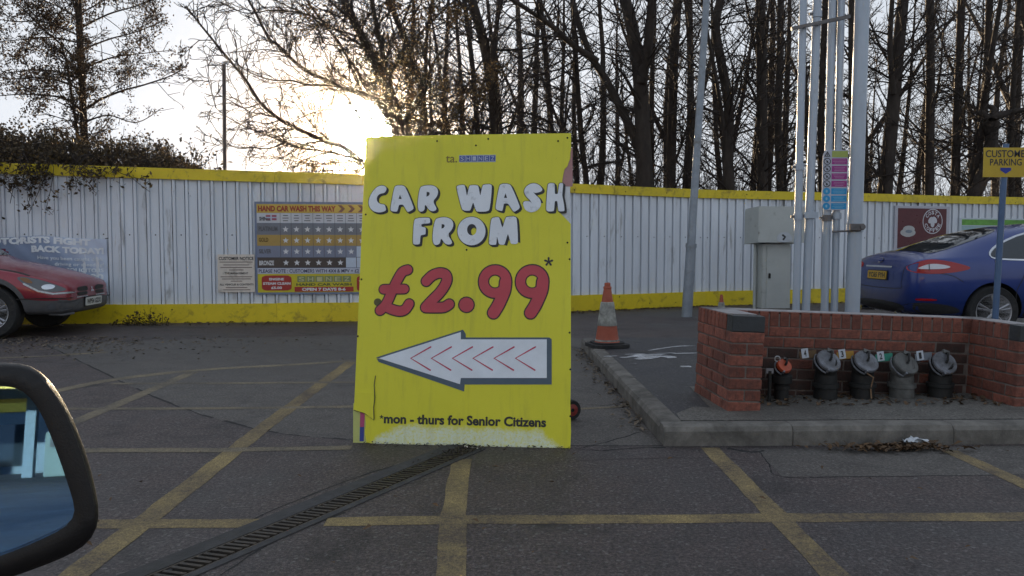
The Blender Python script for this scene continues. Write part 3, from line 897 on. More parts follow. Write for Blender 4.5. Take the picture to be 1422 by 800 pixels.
# ================================================================== boards on the fence
def bd_rect(x0, y0, x1, y1): return [(x0, y0), (x1, y0), (x1, y1), (x0, y1)]
class Sheet:
    """a board on a fence run; x from the picture column, y measured on its left edge"""
    def __init__(s, S, off, xl, ymid):
        s.F = Frame(S.o + S.n * off, S.u, S.v); s.xl, s.ym = xl, ymid
    def a(s, x): return s.F.px(x, s.ym)[0]
    def b(s, y): return s.F.px(s.xl, y)[1]
    def r(s, x0, y0, x1, y1): return bd_rect(s.a(x0), s.b(y1), s.a(x1), s.b(y0))
    def t(s, m, body, x0, y0, x1, y1, z, bold=.02, **k): return text_fit(m, body, s.a(x0), s.b(y1), s.a(x1), s.b(y0), z, bold, **k)
Q = Sheet(S1, .034, 358, 345)
tb = thing('tariff_board', 'wash tariff board with rows of white stars in platinum, gold, silver and bronze', 'sign board', mtx=Q.F.m)
part('frame', M().slab(Q.r(354.5, 280, 520, 409), -.010, .012), mat('blue_grey_frame', (.16, .20, .30), .5), tb)
def band(y0, y1, c, nm, x0=357.5, x1=519, z=.014):
    return part('band', M().slab(Q.r(x0, y0, x1, y1), .0, z), mat(nm, c, .5, var=.12, scale=2.5), tb)
band(283.4, 295.6, (.60, .40, .06), 'band_amber'); band(296, 309.6, (.55, .56, .60), 'band_white'); band(310, 325.6, (.17, .18, .21), 'band_platinum')
band(326, 341.4, (.40, .26, .07), 'band_gold'); band(342, 357, (.20, .22, .30), 'band_silver'); band(357.6, 372, (.07, .052, .045), 'band_bronze'); band(372.6, 380.3, (.50, .52, .60), 'band_note')
band(380.6, 406.2, (.55, .46, .02), 'band_yellow')
t = M(); Q.t(t, 'HAND CAR WASH THIS WAY', 359.5, 285.6, 467, 293.8, .016, .055); part('heading', t, plain('brick_red_print', (.32, .045, .02), .5), tb)
for k in range(4):
    x = 470 + k * 13.6
    part('chevron', M().poly([[(Q.a(x), Q.b(284.5)), (Q.a(x + 5), Q.b(284.5)), (Q.a(x + 10), Q.b(289.5)), (Q.a(x + 5), Q.b(294.5)), (Q.a(x), Q.b(294.5)), (Q.a(x + 5), Q.b(289.5))]], .016), plain('brown_print', (.22, .09, .05), .5), tb)
m_grey = plain('grey_print', (.10, .10, .11), .5); m_line_w = plain('rule_print', (.06, .06, .08), .5)
for k in range(9):
    x = 389.7 + k * 15.1
    part('column_rule', M().poly([Q.r(x, 296, x + .5, 357 if k < 7 else 372)], .0158), m_line_w, tb)
    for j in range(3):
        w = rng.uniform(2.6, 5); 
        part('print_line', M().poly([Q.r(x + 7.6 - w, 298.6 + j * 3.6, x + 7.6 + w, 299.8 + j * 3.6)], .0162), m_grey, tb)
t = M(); Q.t(t, 'SHINEZ', 361, 301, 377, 306.6, .0165, .05); part('logo_word', t, m_grey, tb)
part('flag_block', M().poly([Q.r(370, 298.5, 385, 306)], .0162), plain('flag_red', (.35, .08, .12), .5), tb)
part('flag_stripe', M().poly([Q.r(370, 301.3, 385, 303)], .0168), plain('pale_print', (1, 1, 1)), tb)
part('flag_stripe', M().poly([Q.r(376.5, 298.5, 378.5, 306)], .0174), plain('pale_print', (1, 1, 1)), tb)
m_star = plain('star_white', (.68, .68, .70), .5)
star = [((1 if i % 2 == 0 else .42) * math.cos(math.pi / 2 + i * math.pi / 5), (1 if i % 2 == 0 else .42) * math.sin(math.pi / 2 + i * math.pi / 5)) for i in range(10)]
s0 = (Q.a(401.5) - Q.a(397)) * 1.0
smesh = M().poly([[(x * s0, y * s0) for x, y in star]], 0).mesh('star', m_star)
for y, n in ((318.5, 9), (334, 9), (349.5, 7), (365, 6)):
    for k in range(n):
        if 397 + k * 15.1 > 515: continue
        o = link('star', smesh, tb); o.location = (Q.a(397.2 + k * 15.1), Q.b(y), .0168)
for x0, y0, x1, y1 in ((480.5, 357.8, 494.5, 371.8), (495.4, 342.2, 512, 357), (495.4, 357.8, 512, 371.8)):
    part('empty_cell', M().poly([Q.r(x0, y0, x1, y1)], .0164), plain('cell_white', (.50, .56, .66), .5), tb)
for body, y0, y1, x1, mt_ in (('PLATINUM', 314.5, 321, 386, m_grey), ('GOLD', 330, 336, 373, plain('gold_ink', (.14, .08, .01), .5)), ('SILVER', 346, 352, 377, m_grey), ('BRONZE', 362, 368.5, 380.5, m_star)):
    t = M(); Q.t(t, body, 360, y0, x1, y1, .0166, .03); part('row_name', t, mt_, tb)
t = M(); Q.t(t, 'PLEASE NOTE : CUSTOMERS WITH 4X4 & MPV + £2 EXTRA', 359, 374.0, 519, 379, .0166, .02); part('note', t, plain('navy_print', (.03, .03, .09), .5), tb)
m_rb = mat('red_box_print', (.36, .028, .022), .5, var=.1)
part('red_box', M().slab(chaikin(Q.r(363, 382.6, 404.5, 403.6), 3, .12), .012, .0165), m_rb, tb)
for body, x0, x1, y0, y1 in (('ENGINE', 373.5, 394, 386, 389.6), ('STEAM CLEAN', 364.7, 403, 392, 395.6), ('£5.00', 376, 391, 398, 401.6)):
    t = M(); Q.t(t, body, x0, y0, x1, y1, .0178, .04); part('red_box_text', t, m_star, tb)
part('red_box', M().slab(chaikin(Q.r(495, 384, 519, 405), 3, .12), .012, .0165), m_rb, tb)
t = M(); Q.t(t, 'VALET', 498, 390, 518, 394, .0178, .04); part('red_box_text', t, m_star, tb)
part('red_strip', M().slab(Q.r(408.5, 398.6, 490.5, 405.4), .012, .0165), m_rb, tb)
t = M(); Q.t(t, 'OPEN 7 DAYS 8-6', 419, 399.9, 479.5, 404.4, .0178, .05); part('opening_hours', t, m_star, tb)
t = M(); Q.t(t, 'HAND CAR WASH', 411, 393.6, 488, 397.2, .0166, .04); part('logo_word', t, plain('green_ink', (.08, .10, .03), .5), tb)
for k, ch in enumerate('SHINEZ'):
    x = 412.5 + k * 12.6
    part('logo_tile', M().poly([Q.r(x, 383.6, x + 11.6, 392)], .0160), plain('logo_green', (.20, .24, .10), .5), tb)
    t = M(); Q.t(t, ch, x + 2, 384.8, x + 9.6, 391, .0166, .02); part('logo_letter', t, plain('logo_pale', (.48, .46, .24), .5), tb)
# customer notice
N = Sheet(S1, .036, 304, 380)
nb_ = thing('customer_notice', 'small cream customer notice with black print fixed beside the tariff board', 'notice', mtx=N.F.m)
part('panel', M().slab(N.r(302.8, 353.4, 354, 406), 0, .010), mat('cream_panel', (.66, .59, .52), .6, var=.06, dirt=(.3, .27, .24), dirt_amt=.2), nb_)
t = M(); N.t(t, 'CUSTOMER NOTICE', 304.5, 356.6, 352.8, 361.4, .0115, .03); part('heading', t, m_ink, nb_)
t = M(); N.t(t, 'THE MANAGEMENT', 312.5, 378.2, 345, 381, .0115, .03); part('print_word', t, m_ink, nb_)
t = M(); N.t(t, 'ALL VEHICLES & CONTENTS', 305, 393.8, 352, 396.6, .0115, .03); part('print_word', t, m_ink, nb_)
for y, w in ((364, 23), (368, 18), (371.5, 22), (375, 10), (384.5, 22), (387.5, 20), (390.5, 8), (399.5, 15), (402.6, 19)):
    part('print_line', M().poly([N.r(328.5 - w, y - .6, 328.5 + w, y + .6)], .0112), plain('faint_print', (.20, .15, .13), .6), nb_)
# solicitors' banner
Bn = Sheet(S1, .045, 148, 370)
ban = thing('banner', 'slack blue and white solicitors banner tied to the fence behind the red car', 'banner', mtx=Bn.F.m)
ax0, ax1, by0, by1 = Bn.a(-95), Bn.a(149), Bn.b(413), Bn.b(333)
def wav(a, b):
    s = (a - ax0) / (ax1 - ax0); t = (b - by0) / (by1 - by0)
    return .012 * math.sin(s * 17 + 3 * t) + .018 * math.sin(s * 8 - t * 5) * (1 - .5 * t) + .004 * math.sin(s * 60 + t * 20)
def sag(a, b):
    s = (a - ax0) / (ax1 - ax0); t = (b - by0) / (by1 - by0)
    return b + t * (.05 - .05 * math.sin(math.pi * ((s * 1.6) % 1)) * .8 + .035 * (1 - s) * 1.0)
bo = M(); nx, ny = 70, 24
for j in range(ny + 1):
    for i in range(nx + 1):
        a, b = lerp(ax0, ax1, i / nx), lerp(by0, by1, j / ny)
        bo.v.append((a, sag(a, b), wav(a, b)))
bo.f = [(j * (nx + 1) + i, j * (nx + 1) + i + 1, (j + 1) * (nx + 1) + i + 1, (j + 1) * (nx + 1) + i) for j in range(ny) for i in range(nx)]
m_ban, n_, l_, b_ = newmat('banner_print')
v_ = objcoord(n_, l_); sp_ = n_.new('ShaderNodeSeparateXYZ'); l_.new(v_, sp_.inputs[0])
gx = math_(n_, l_, 'DIVIDE', math_(n_, l_, 'SUBTRACT', sp_.outputs[0], ax0), ax1 - ax0)
gy = math_(n_, l_, 'DIVIDE', math_(n_, l_, 'SUBTRACT', sp_.outputs[1], by0), by1 - by0)
gsum = math_(n_, l_, 'ADD', gx, math_(n_, l_, 'MULTIPLY', math_(n_, l_, 'ABSOLUTE', math_(n_, l_, 'SUBTRACT', gy, .45)), .38))
l_.new(ramp(n_, l_, gsum, [(.5, (.22, .27, .38)), (.85, (.28, .36, .52)), (1.0, (.56, .64, .78))]), b_.inputs['Base Color']); b_.inputs['Roughness'].default_value = .45
link('cloth', bo.mesh('cloth', m_ban, 60), ban)
m_bt = plain('banner_white', (.78, .82, .86), .5)
def btext(body, x0, y0, x1, y1, bold):
    t = M(); Bn.t(t, body, x0, y0, x1, y1, 0, bold)
    t.v = [(a, sag(a, b), wav(a, b) + .007) for a, b, z in t.v]
    part('banner_text', t, m_bt, ban)
btext('MOTORISTS FIGHT', -27, 333.5, 127, 342.5, .06); btext('BACK TODAY!', 44.5, 345.2, 145, 354, .06)
btext('Have you been caught drink', 53, 358.6, 143.4, 364.6, .015); btext('driving or speeding?', 77, 366.2, 144, 372, .015)
btext('ER SOLICITORS', 80, 373.4, 143.4, 378.8, .03); btext('100', 117, 380.6, 143.4, 391, .035)
for y in (332.5, 411):
    part('eyelet_tie', M().tube([(Bn.a(148), sag(Bn.a(148), Bn.b(y)), .02), (Bn.a(151), Bn.b(y - 2), -.03)], .006, 6), m_ink, ban)
# coffee poster
Cf = Sheet(S3, .036, 1246, 310)
cof = thing('coffee_poster', 'maroon coffee poster with a cup and a round white logo in a pale frame', 'poster', mtx=Cf.F.m)
part('frame', M().slab(Cf.r(1242, 285.5, 1318, 372), -.02, .012), plain('alloy_frame', (.42, .42, .48), .4, .2), cof)
part('poster_sheet', M().poly([Cf.r(1246, 289, 1313.5, 368)], .0135), mat('maroon_print', (.085, .008, .017), .35, var=.1), cof)
cx, cy = Cf.a(1294.3), Cf.b(307); rr = Cf.a(1308) - cx
m_lw = plain('poster_white', (.55, .55, .60), .5)
part('logo_ring', M().poly([ell(cx, cy, rr, rr * 1.0, 40), ell(cx, cy, rr * .93, rr * .93, 40)], .0150), m_lw, cof)
bn_ = M()
for dx, dy, an in ((-.2, .1, -40), (.2, .12, 40), (0, -.18, 0)):
    e = [Matrix.Rotation(R(an), 2) @ Vector((p[0], p[1])) for p in ell(0, 0, .20 * rr, .30 * rr, 20)]
    bn_.poly([[(cx + dx * rr + p.x, cy + dy * rr + p.y) for p in e]], .0150 + abs(dx) * .002 + dx * .001)
part('logo_bean', bn_, m_lw, cof)
for word, base, sg in (('COSTA', 90, -1), ('COFFEE', -90, 1)):
    t = M(); n = len(word); step = 26
    for k, ch in enumerate(word):
        an = R(base + sg * (k - (n - 1) / 2) * step); lt = M(); text_fit(lt, ch, -.13 * rr, -.15 * rr, .13 * rr, .15 * rr, 0, .03)
        mm = Matrix.Translation((cx + .71 * rr * math.cos(an), cy + .71 * rr * math.sin(an), .0150)) @ Matrix.Rotation(an - math.pi / 2 if sg < 0 else an + math.pi / 2, 4, 'Z')
        t.add(lt.v, lt.f, mm)
    part('logo_word', t, m_lw, cof)
cpx, cpy = Cf.a(1260.5), Cf.b(321)
cup = M().poly([ell(cpx, cpy - .03, rr * .75, rr * .33, 26)], .0145).poly([[(cpx - rr * .6, cpy + rr * .1), (cpx + rr * .6, cpy + rr * .1), (cpx + rr * .45, cpy - rr * .3), (cpx + rr * .2, cpy - rr * .45), (cpx - rr * .2, cpy - rr * .45), (cpx - rr * .45, cpy - rr * .3)]], .0155).poly([ell(cpx + .02, cpy + rr * .16, rr * .58, rr * .28, 26)], .0165)
part('cup_print', cup, plain('cup_cream', (.42, .42, .42), .5), cof)
part('cup_print', M().poly([ell(cpx + .02, cpy - rr * .02, rr * .34, rr * .13, 20)], .0175), plain('cup_shade_print', (.18, .22, .27), .5), cof)
Gs = Sheet(S3, .036, 1335, 315)
gsn = thing('green_sign', 'green topped white sign on the fence just behind the roof of the blue car', 'sign', mtx=Gs.F.m)
part('panel', M().slab(Gs.r(1332, 302.5, 1470, 380), -.01, .010), plain('sign_white', (.50, .56, .60), .5), gsn)
part('print_band', M().poly([Gs.r(1335, 304.6, 1466, 312.6)], .0115), mat('green_print', (.12, .32, .05), .5, var=.3), gsn)
part('print_band', M().poly([Gs.r(1335, 313.4, 1466, 376)], .0113), plain('pale_teal_print', (.30, .42, .45), .5), gsn)
# ================================================================== brick bay round the fill pipes
m_brick = mat('red_brick', (.215, .070, .046), .85, var=.4, scale=14, bmp=.5, bscale=90, rnd=.3, dirt=(.05, .026, .022), dirt_amt=.6, dirt_scale=9)
m_dark_brick = mat('dark_brick', (.085, .036, .028), .9, var=.35, scale=14, bmp=.5, bscale=90, rnd=.25, dirt=(.022, .018, .015), dirt_amt=1.0, dirt_scale=6)  # darker brick, chosen more often towards the lowest courses of the back wall
m_blue = mat('blue_engineering_brick', (.028, .032, .036), .5, var=.25, scale=12, bmp=.25, bscale=70)
m_mort = mat('mortar', (.15, .125, .11), .95, var=.35, scale=12, bmp=.5, bscale=120)
A = G(1010, 571, ZP)
wall = thing('brick_wall', 'low three sided red brick wall with dark end caps sheltering the row of fill pipes', 'wall',
             mtx=Matrix.Translation(A + Vector((0, 0, -.012))) @ Matrix.Rotation(R(4.2), 4, 'Z') @ Matrix.Rotation(R(2.4), 4, 'Y'))
TW, DEP, WID = .215, .70, 2.15        # thickness, depth of wings, overall width
NC, CH = 7, .075
HW_ = NC * CH
def bmesh_brick(l, w, h, seed):
    r = random.Random(seed)
    bm = bmesh.new(); bmesh.ops.create_cube(bm, size=1, matrix=Matrix.Diagonal((l, w, h, 1)))
    bmesh.ops.bevel(bm, geom=bm.edges[:], offset=.004, segments=1, affect='EDGES')
    for v in bm.verts: v.co += Vector((r.uniform(-.0015, .0015), r.uniform(-.0015, .0015), r.uniform(-.0015, .0015)))
    o = M().frombm(bm); bm.free()
    return o.mesh('brick', m_brick)
B_S = [bmesh_brick(.215, .1025, .065, k) for k in range(3)]
B_H = [bmesh_brick(.1025, .1025, .065, 10 + k) for k in range(3)]
B_C = [bmesh_brick(.065, .215, .1025, 20 + k) for k in range(3)]
B_E = [bmesh_brick(.065, .215, .1025, 30 + k) for k in range(1)]
bn = [0]
def brick(me, x, y, z, rz=0, m=None):
    o = link('brick', rng.choice(me), wall)
    if m is not None: o.material_slots[0].link = 'OBJECT'; o.material_slots[0].material = m
    o.location = (x + rng.uniform(-.0015, .0015), y + rng.uniform(-.002, .002), z); o.rotation_euler = (rng.uniform(-.006, .006), rng.uniform(-.006, .006), rz + rng.uniform(-.008, .008))
    bn[0] += 1
    return o
def leaf_run(x0, y0, ux, uy, L, c, start_half, m=None):
    """one course of stretchers along (ux,uy)"""
    s = .1125 if start_half else .225
    a = 0; first = True; ang = math.atan2(uy, ux)
    while a < L - .02:
        w = (s if first else .225); first = False
        w = min(w, L - a)
        me = B_S if w > .2 else B_H
        if w < .06: break
        o = brick(me, x0 + ux * (a + (w - .01) / 2), y0 + uy * (a + (w - .01) / 2), c * CH + .0375, ang, (m_dark_brick if rng.random() < (1, 1, .9, .75, .45, .15, .05)[c] else None) if m == 'darkened' else m)
        if me is B_H: o.scale = ((w - .01) / .1025, 1, 1)
        elif w < .224: o.scale = ((w - .01) / .215, 1, 1)
        a += w
for c in range(NC):
    odd = c % 2
    for x0 in (0, WID - TW):                       # wings
        # front end: a stretcher across, or two headers
        if odd == 0:
            brick(B_S, x0 + .1075, .051, c * CH + .0375)
            s = .1125
        else: s = 0
        for side in (0, 1):
            xs = x0 + (.051 if side == 0 else TW - .051)
            if odd == 0: leaf_run(xs, .1125, 0, 1, DEP - .1125, c, False)
            else: leaf_run(xs, 0, 0, 1, DEP, c, False)
    for side in (0, 1):                            # back wall
        y = DEP - .051 if side == 0 else DEP - TW + .051
        leaf_run(TW + .01, y, 1, 0, WID - 2 * TW - .01, c, odd == 1, 'darkened' if side == 1 else None)
zc = HW_ + .051
for x0 in (0, WID - TW):
    o = link('brick', bmesh_brick(.215, .1025, .1025, 77), wall); o.location = (x0 + .1075, .051, zc); o.data.materials[0] = m_blue
    k = .1125
    while k < DEP - .03:
        o = brick(B_C, x0 + .1075, k + .0325, zc, R(90)); k += .075
k = TW + .01
while k < WID - TW - .05:
    brick(B_C, k + .0325, DEP - .1075, zc); k += .075
ins = .006
part('mortar', M().box((TW / 2, DEP / 2, HW_ / 2 + .045), (TW - 2 * ins, DEP - 2 * ins, HW_ + .085)).box((WID - TW / 2, DEP / 2, HW_ / 2 + .045), (TW - 2 * ins, DEP - 2 * ins, HW_ + .085)).box((WID / 2, DEP - TW / 2, HW_ / 2 + .045), (WID - 2 * TW + 2 * ins, TW - 2 * ins, HW_ + .085)), m_mort, wall)
part('mortar', M().box((WID / 2, DEP - TW / 2, HW_ + .104), (WID - .02, TW - .03, .005)), mat('pale_mortar', (.30, .28, .28), .9, var=.3, scale=20), wall)
part('mortar', M().box((TW / 2, DEP / 2 + .05, HW_ + .1045), (TW - .02, DEP - .13, .004)).box((WID - TW / 2, DEP / 2 + .05, HW_ + .1045), (TW - .02, DEP - .13, .004)), MATS['pale_mortar'], wall)

# ================================================================== fill pipes
m_cast = mat('weathered_cast', (.12, .12, .115), .65, .3, var=.35, scale=14, dirt=(.05, .045, .04), dirt_amt=.6, bmp=.2)
m_lid = mat('grey_lid', (.20, .21, .24), .6, .3, var=.4, scale=10, rnd=.15, dirt=(.05, .045, .04), dirt_amt=1.0, dirt_scale=14, bmp=.15)
m_black = mat('black_rubber', (.010, .0098, .0095), .7, var=.3, scale=10)
m_orange = mat('orange_cap', (.42, .07, .025), .5, var=.25, scale=9, dirt=(.10, .03, .02), dirt_amt=.5)
m_tagw = plain('tag_white', (.50, .54, .60), .5)
SPEC = [(1090, 508, 'orange', None, None, 'fill pipe with a small orange cap, first beside the brick pillar', .052),
        (1152, 501, 'grey', '4', (.12, .07, .03), 'grey lidded fill pipe tagged four, next to the orange capped pipe', .085),
        (1204, 502, 'grey', '3', (.36, .20, .03), 'grey lidded fill pipe with a white 3 and yellow tag', .085),
        (1259, 505, 'pale', '2', (.03, .24, .17), 'pale grey fill pipe with a white 2 and green tag, its lower collar showing', .088),
        (1313, 504, 'grey', '1', (.16, .18, .21), 'grey lidded fill pipe with a white 1 tag, nearest the end wall', .085)]
for px, py, kind, num, tc_, lab, rl in SPEC:
    Y0 = 5.28 + (px - 1090) * .0004
    c = V(px, py, Y0)
    f = thing('fill_pipe', lab, 'fill pipe', (c.x, c.y + .06, ZP), R(-4), 'fuel fill pipes in the brick bay')
    h = c.z - ZP
    tilt = Matrix.Translation((0, -.06, h)) @ Matrix.Rotation(R(20 + 3 * math.sin(px)), 4, 'Y') @ Matrix.Rotation(R(50 + 5 * math.sin(px * 1.7)), 4, 'X')
    pm = m_cast if kind == 'pale' else m_black
    rr = rl * .92
    part('pipe', M().lathe([(rr, -.02), (rr, h * .28), (rr * 1.15, h * .28 + .004), (rr * 1.15, h * .40), (rr * .96, h * .41), (rr * .96, h * .56), (rr * .9, h * .70)], 20), pm, f, 40)
    part('pipe_elbow', M().tube([(0, 0, h * .62), (0, -.01, h * .76), (0, -.03, h * .88), tuple(tilt @ Vector((0, 0, -.03)))], [rr * .9, rr * .92, rr * .95, rl * .8], 18), pm, f, 40)
    part('collar', M().lathe([(rl * .7, -.075), (rl * .92, -.07), (rl * .95, -.05), (rl * .86, -.03), (rl * .86, -.012)], 24, tilt), m_black if kind != 'pale' else m_cast, f, 40)
    lm = m_orange if kind == 'orange' else (m_lid if kind == 'grey' else m_cast)
    lid = part('lid', M().lathe([(rl * .9, -.016), (rl, -.012), (rl, .004), (rl * .93, .011), (rl * .86, .009), (rl * .3, .013), (rl * .01, .013)], 28, tilt), lm, f, 35)
    link('lid_handle', M().tube([tilt @ Vector(p) for p in ((0, rl * .9, .006), (0, rl * .75, .032), (0, rl * .1, .034), (0, -rl * .1, .016))], .008, 7).mesh('lid_handle', m_black, True), lid)
    link('lid_hinge', M().box((0, rl * .97, .004), (rl * .55, rl * .35, .026), tilt).mesh('lid_hinge', m_cast), lid)
    link('lid_catch', M().box((0, -rl * 1.02, -.004), (.012, .014, .03), tilt).mesh('lid_catch', m_lid), lid)
    part('locking_arm', M().tube([tilt @ Vector((math.cos(a) * rl * 1.06, math.sin(a) * rl * 1.06, -.03)) for a in [math.pi * (.85 + .65 * k / 7) for k in range(8)]], .006, 6), m_lid, f)
    if kind == 'orange':
        part('pull_ring', M().tube([Vector((-.045, -.05, h + .045)) + Vector((math.cos(a) * .018, 0, math.sin(a) * .018)) for a in [math.tau * k / 14 for k in range(15)]], .0045, 6, False), plain('pale_metal', (.45, .45, .45), .4, .6), f)
        part('pipe_band', M().lathe([(.058, h - .13), (.068, h - .125), (.070, h - .075), (.058, h - .065)], 22), m_black, f, 40)
    else:
        tz = h + .048; x0 = -rl * 1.75
        part('tag_plate', M().box((x0 + .06, -.012, tz), (.115, .004, .052), Matrix.Rotation(R(-7), 4, 'Y')), plain('tag_' + num, tc_, .5), f)
        tm = Matrix.Translation((x0, -.0165, tz - .004)) @ Matrix.Rotation(R(-9), 4, 'Y')
        tg = part('number_tag', M().box((0, 0, 0), (.046, .003, .066), tm), m_tagw, f)
        t = M(); text_fit(t, num, -.009, -.022, .009, .022, 0, .03)
        o = M().add(t.v, t.f, tm @ Matrix.Translation((0, -.0030, 0)) @ Matrix.Rotation(R(90), 4, 'X'))
        link('tag_number', o.mesh('tag_number', m_ink), tg)
    if num == '3':
        part('rust_drip', M().tube([tilt @ Vector((.01, -rl, -.02)), (.035, -.10, h * .6), (.025, -.08, h * .3), (.028, -.09, .01)], .005, 5), mat('tan_cord', (.22, .13, .07), .8), f)
part_tag = M().box((0, 0, 0), (.05, .006, .035))
c = V(1069, 515, 5.25)
fa = tag(link('label_plate', part_tag.mesh('label_plate', plain('dull_plate', (.20, .19, .20), .6))), 'small grey plate on the ground pipe beside the left brick pillar', 'plate')
fa.location = (c.x, c.y, c.z)
fa2 = M().tube([(0, 0, 0), (0, .0, -.26)], .012, 6); link('plate_stake', fa2.mesh('plate_stake', m_black), fa)

# ================================================================== vent pipes and thick pole behind the wall
m_galv = mat('painted_pole', (.40, .45, .52), .45, .25, var=.08, scale=4, dirt=(.22, .22, .22), dirt_amt=.2, stretch=(1, 1, .3))
m_steel = mat('bracket_steel', (.16, .15, .15), .6, .5, var=.3, scale=12)
YP = 7.45
def pole(name, lab, pxb, pyb, pxt, Y, w, cat, grp=None, ztop=6.5, m=None):
    b = V(pxb, pyb, Y); t = V(pxt, 0, Y); d = (t - b) / (t.z - b.z)
    base = b + d * (ZP - b.z); top = b + d * (ztop - b.z)
    o = thing(name, lab, cat, tuple(base), 0, grp)
    part('shaft', M().tube([(0, 0, -.02), tuple(top - base)], w, 18), m or m_galv, o, 40)
    part('base_plate', M().box((0, 0, .008), (w * 4, w * 4, .016)), m_steel, o)
    return o, base, d
pl = {}
for key, lab, xb, xt, w, zt in (('a', 'slender grey vent pipe at the left edge of the group, beside the cabinet', 1105.5, 1115.5, .035, 6.5), ('b', 'second grey vent pipe from the cabinet, carrying the upper crossbar clamp', 1119, 1135, .0385, 6.6),
                                ('c', 'third grey vent pipe from the cabinet, behind the left edge of the hazard sign', 1145, 1156, .036, 6.5), ('d', 'fourth grey vent pipe from the cabinet, at the right edge of the hazard sign', 1158.5, 1168.5, .034, 6.4)):
    pl[key] = pole('vent_pipe', lab, xb, 430, xt, YP + (.12 if key in 'cd' else 0), w, 'vent pipe', 'tall vent pipes behind the brick wall', zt)
thick = pole('steel_pole', 'thick pale grey steel pole standing just left of the blue car', 1183.5, 430, 1197.5, YP + .05, .068, 'pole', None, 7.0)
def at(k, py):
    o, base, d = pl[k] if k in pl else thick
    z = V(1130, py, base.y).z
    return o, base + d * (z - base.z)
cb = [V(1099, 40, YP - .06), V(1180, 23, YP - .06)]
o, _ = at('a', 40)
part('crossbar', M().tube([cb[0], cb[1]], .022, 4), m_steel, pl['a'][0], world=True)
for k, ys in (('a', (232, 301)), ('b', (20, 300)), ('c', (303,)), ('d', (300,))):
    for y in ys:
        o, p = at(k, y)
        part('clamp', M().tube([p + Vector((0, 0, -.03)), p + Vector((0, 0, .03))], .047, 14), m_galv if k != 'c' else m_steel, o, world=True)
        part('clamp_bolt', M().box(tuple(p + Vector((-.055, -.01, 0))), (.04, .02, .025)), m_steel, o, world=True)
o, p = at('b', 299)
part('clamp_plate', M().box(tuple(p + Vector((-.0, -.05, 0))), (.13, .012, .06)), m_galv, o, world=True)
_, pd = at('d', 322); _, pt = at('t', 322)
part('tie_rod', M().tube([pd + Vector((-.06, -.05, 0)), pt + Vector((.02, -.09, .012))], .010, 7), m_steel, thick[0], world=True)
part('pole_band', M().tube([pt + Vector((0, 0, .0)), pt + Vector((0, 0, .085))], .078, 18), m_galv, thick[0], 40, world=True)
part('band_clasp', M().box(tuple(pt + Vector((-.02, -.085, .045))), (.13, .03, .06)), m_steel, thick[0], world=True)
part('band_clasp', M().tube([pt + Vector((.03, -.11, .045)), pt + Vector((.03, -.085, .045))], .026, 10), m_steel, thick[0], world=True)
# hazard sign
hs0, hs1 = V(1141, 292, YP + .06), V(1176, 208, YP + .06)
Hf = Frame((hs0.x, hs0.y, hs0.z), (1, .02, 0), (.10, .0, 1))
hz = thing('hazard_sign', 'tall white forecourt sign with magenta and blue panels clamped to two vent pipes', 'sign', mtx=Hf.m)
w_, h_ = Hf.px(1176, 292)[0], Hf.px(1144, 208)[1]
sh = .0
part('panel', M().slab(chaikin([(0, 0), (w_, 0), (w_, h_), (0, h_)], 2, .1), -.006, 0), plain('sign_grey_white', (.46, .48, .56), .5), hz)
m_mag, m_cy, m_lime = mat('magenta_panel', (.34, .035, .24), .5, var=.1), mat('cyan_panel', (.02, .30, .60), .5, var=.1), mat('lime_panel', (.36, .42, .10), .5, var=.1)
rows = 8; rh = h_ / (rows + .1)
part('warning_panel', M().poly([bd_rect(w_ * .36, h_ - rh * 1.0, w_ * .99, h_ - rh * .16)], .0014), m_lime, hz)
part('warning_triangle', M().poly([[(w_ * .05, h_ - rh * .92), (w_ * .31, h_ - rh * .92), (w_ * .18, h_ - rh * .2)], [(w_ * .11, h_ - rh * .82), (w_ * .25, h_ - rh * .82), (w_ * .18, h_ - rh * .42)]], .0014), m_ink, hz)
part('warning_triangle', M().poly([[(w_ * .165, h_ - rh * .8), (w_ * .195, h_ - rh * .8), (w_ * .195, h_ - rh * .5), (w_ * .165, h_ - rh * .5)]], .0016), m_ink, hz)
for k in range(1, rows):
    yc = h_ - rh * (k + .55)
    pm = m_mag if k < 5 else m_cy
    part('text_panel', M().poly([bd_rect(w_ * .36, yc - rh * .40, w_ * .97, yc + rh * .40)], .0014), pm, hz)
    for j in range(3):
        w2 = rng.uniform(.16, .26)
        part('print_line', M().poly([bd_rect(w_ * (.665 - w2), yc - rh * .24 + j * rh * .2, w_ * (.665 + w2), yc - rh * .19 + j * rh * .2)], .0024), plain('lilac_print' if k < 5 else 'sky_print', (.50, .30, .44) if k < 5 else (.25, .50, .66), .5), hz)
    r0 = w_ * .145
    if k < 5:
        part('prohibition_ring', M().poly([ell(w_ * .18, yc, r0, r0 * .93, 22), ell(w_ * .18, yc, r0 * .78, r0 * .72, 22)], .0014).poly([stroke([(w_ * .18 - r0 * .55, yc + r0 * .5), (w_ * .18 + r0 * .55, yc - r0 * .5)], .0022, 3)], .0017), m_ink, hz)
        part('pictogram', M().poly([ell(w_ * .18, yc - r0 * .1, r0 * .24, r0 * .34, 12)], .0012), m_ink, hz)
    else:
        part('mandatory_disc', M().poly([ell(w_ * .18, yc, r0, r0 * .93, 22)], .0014), m_cy, hz)
        part('pictogram', M().poly([ell(w_ * .18, yc, r0 * .28, r0 * .4, 12)], .002), plain('sky_print', (1, 1, 1)), hz)
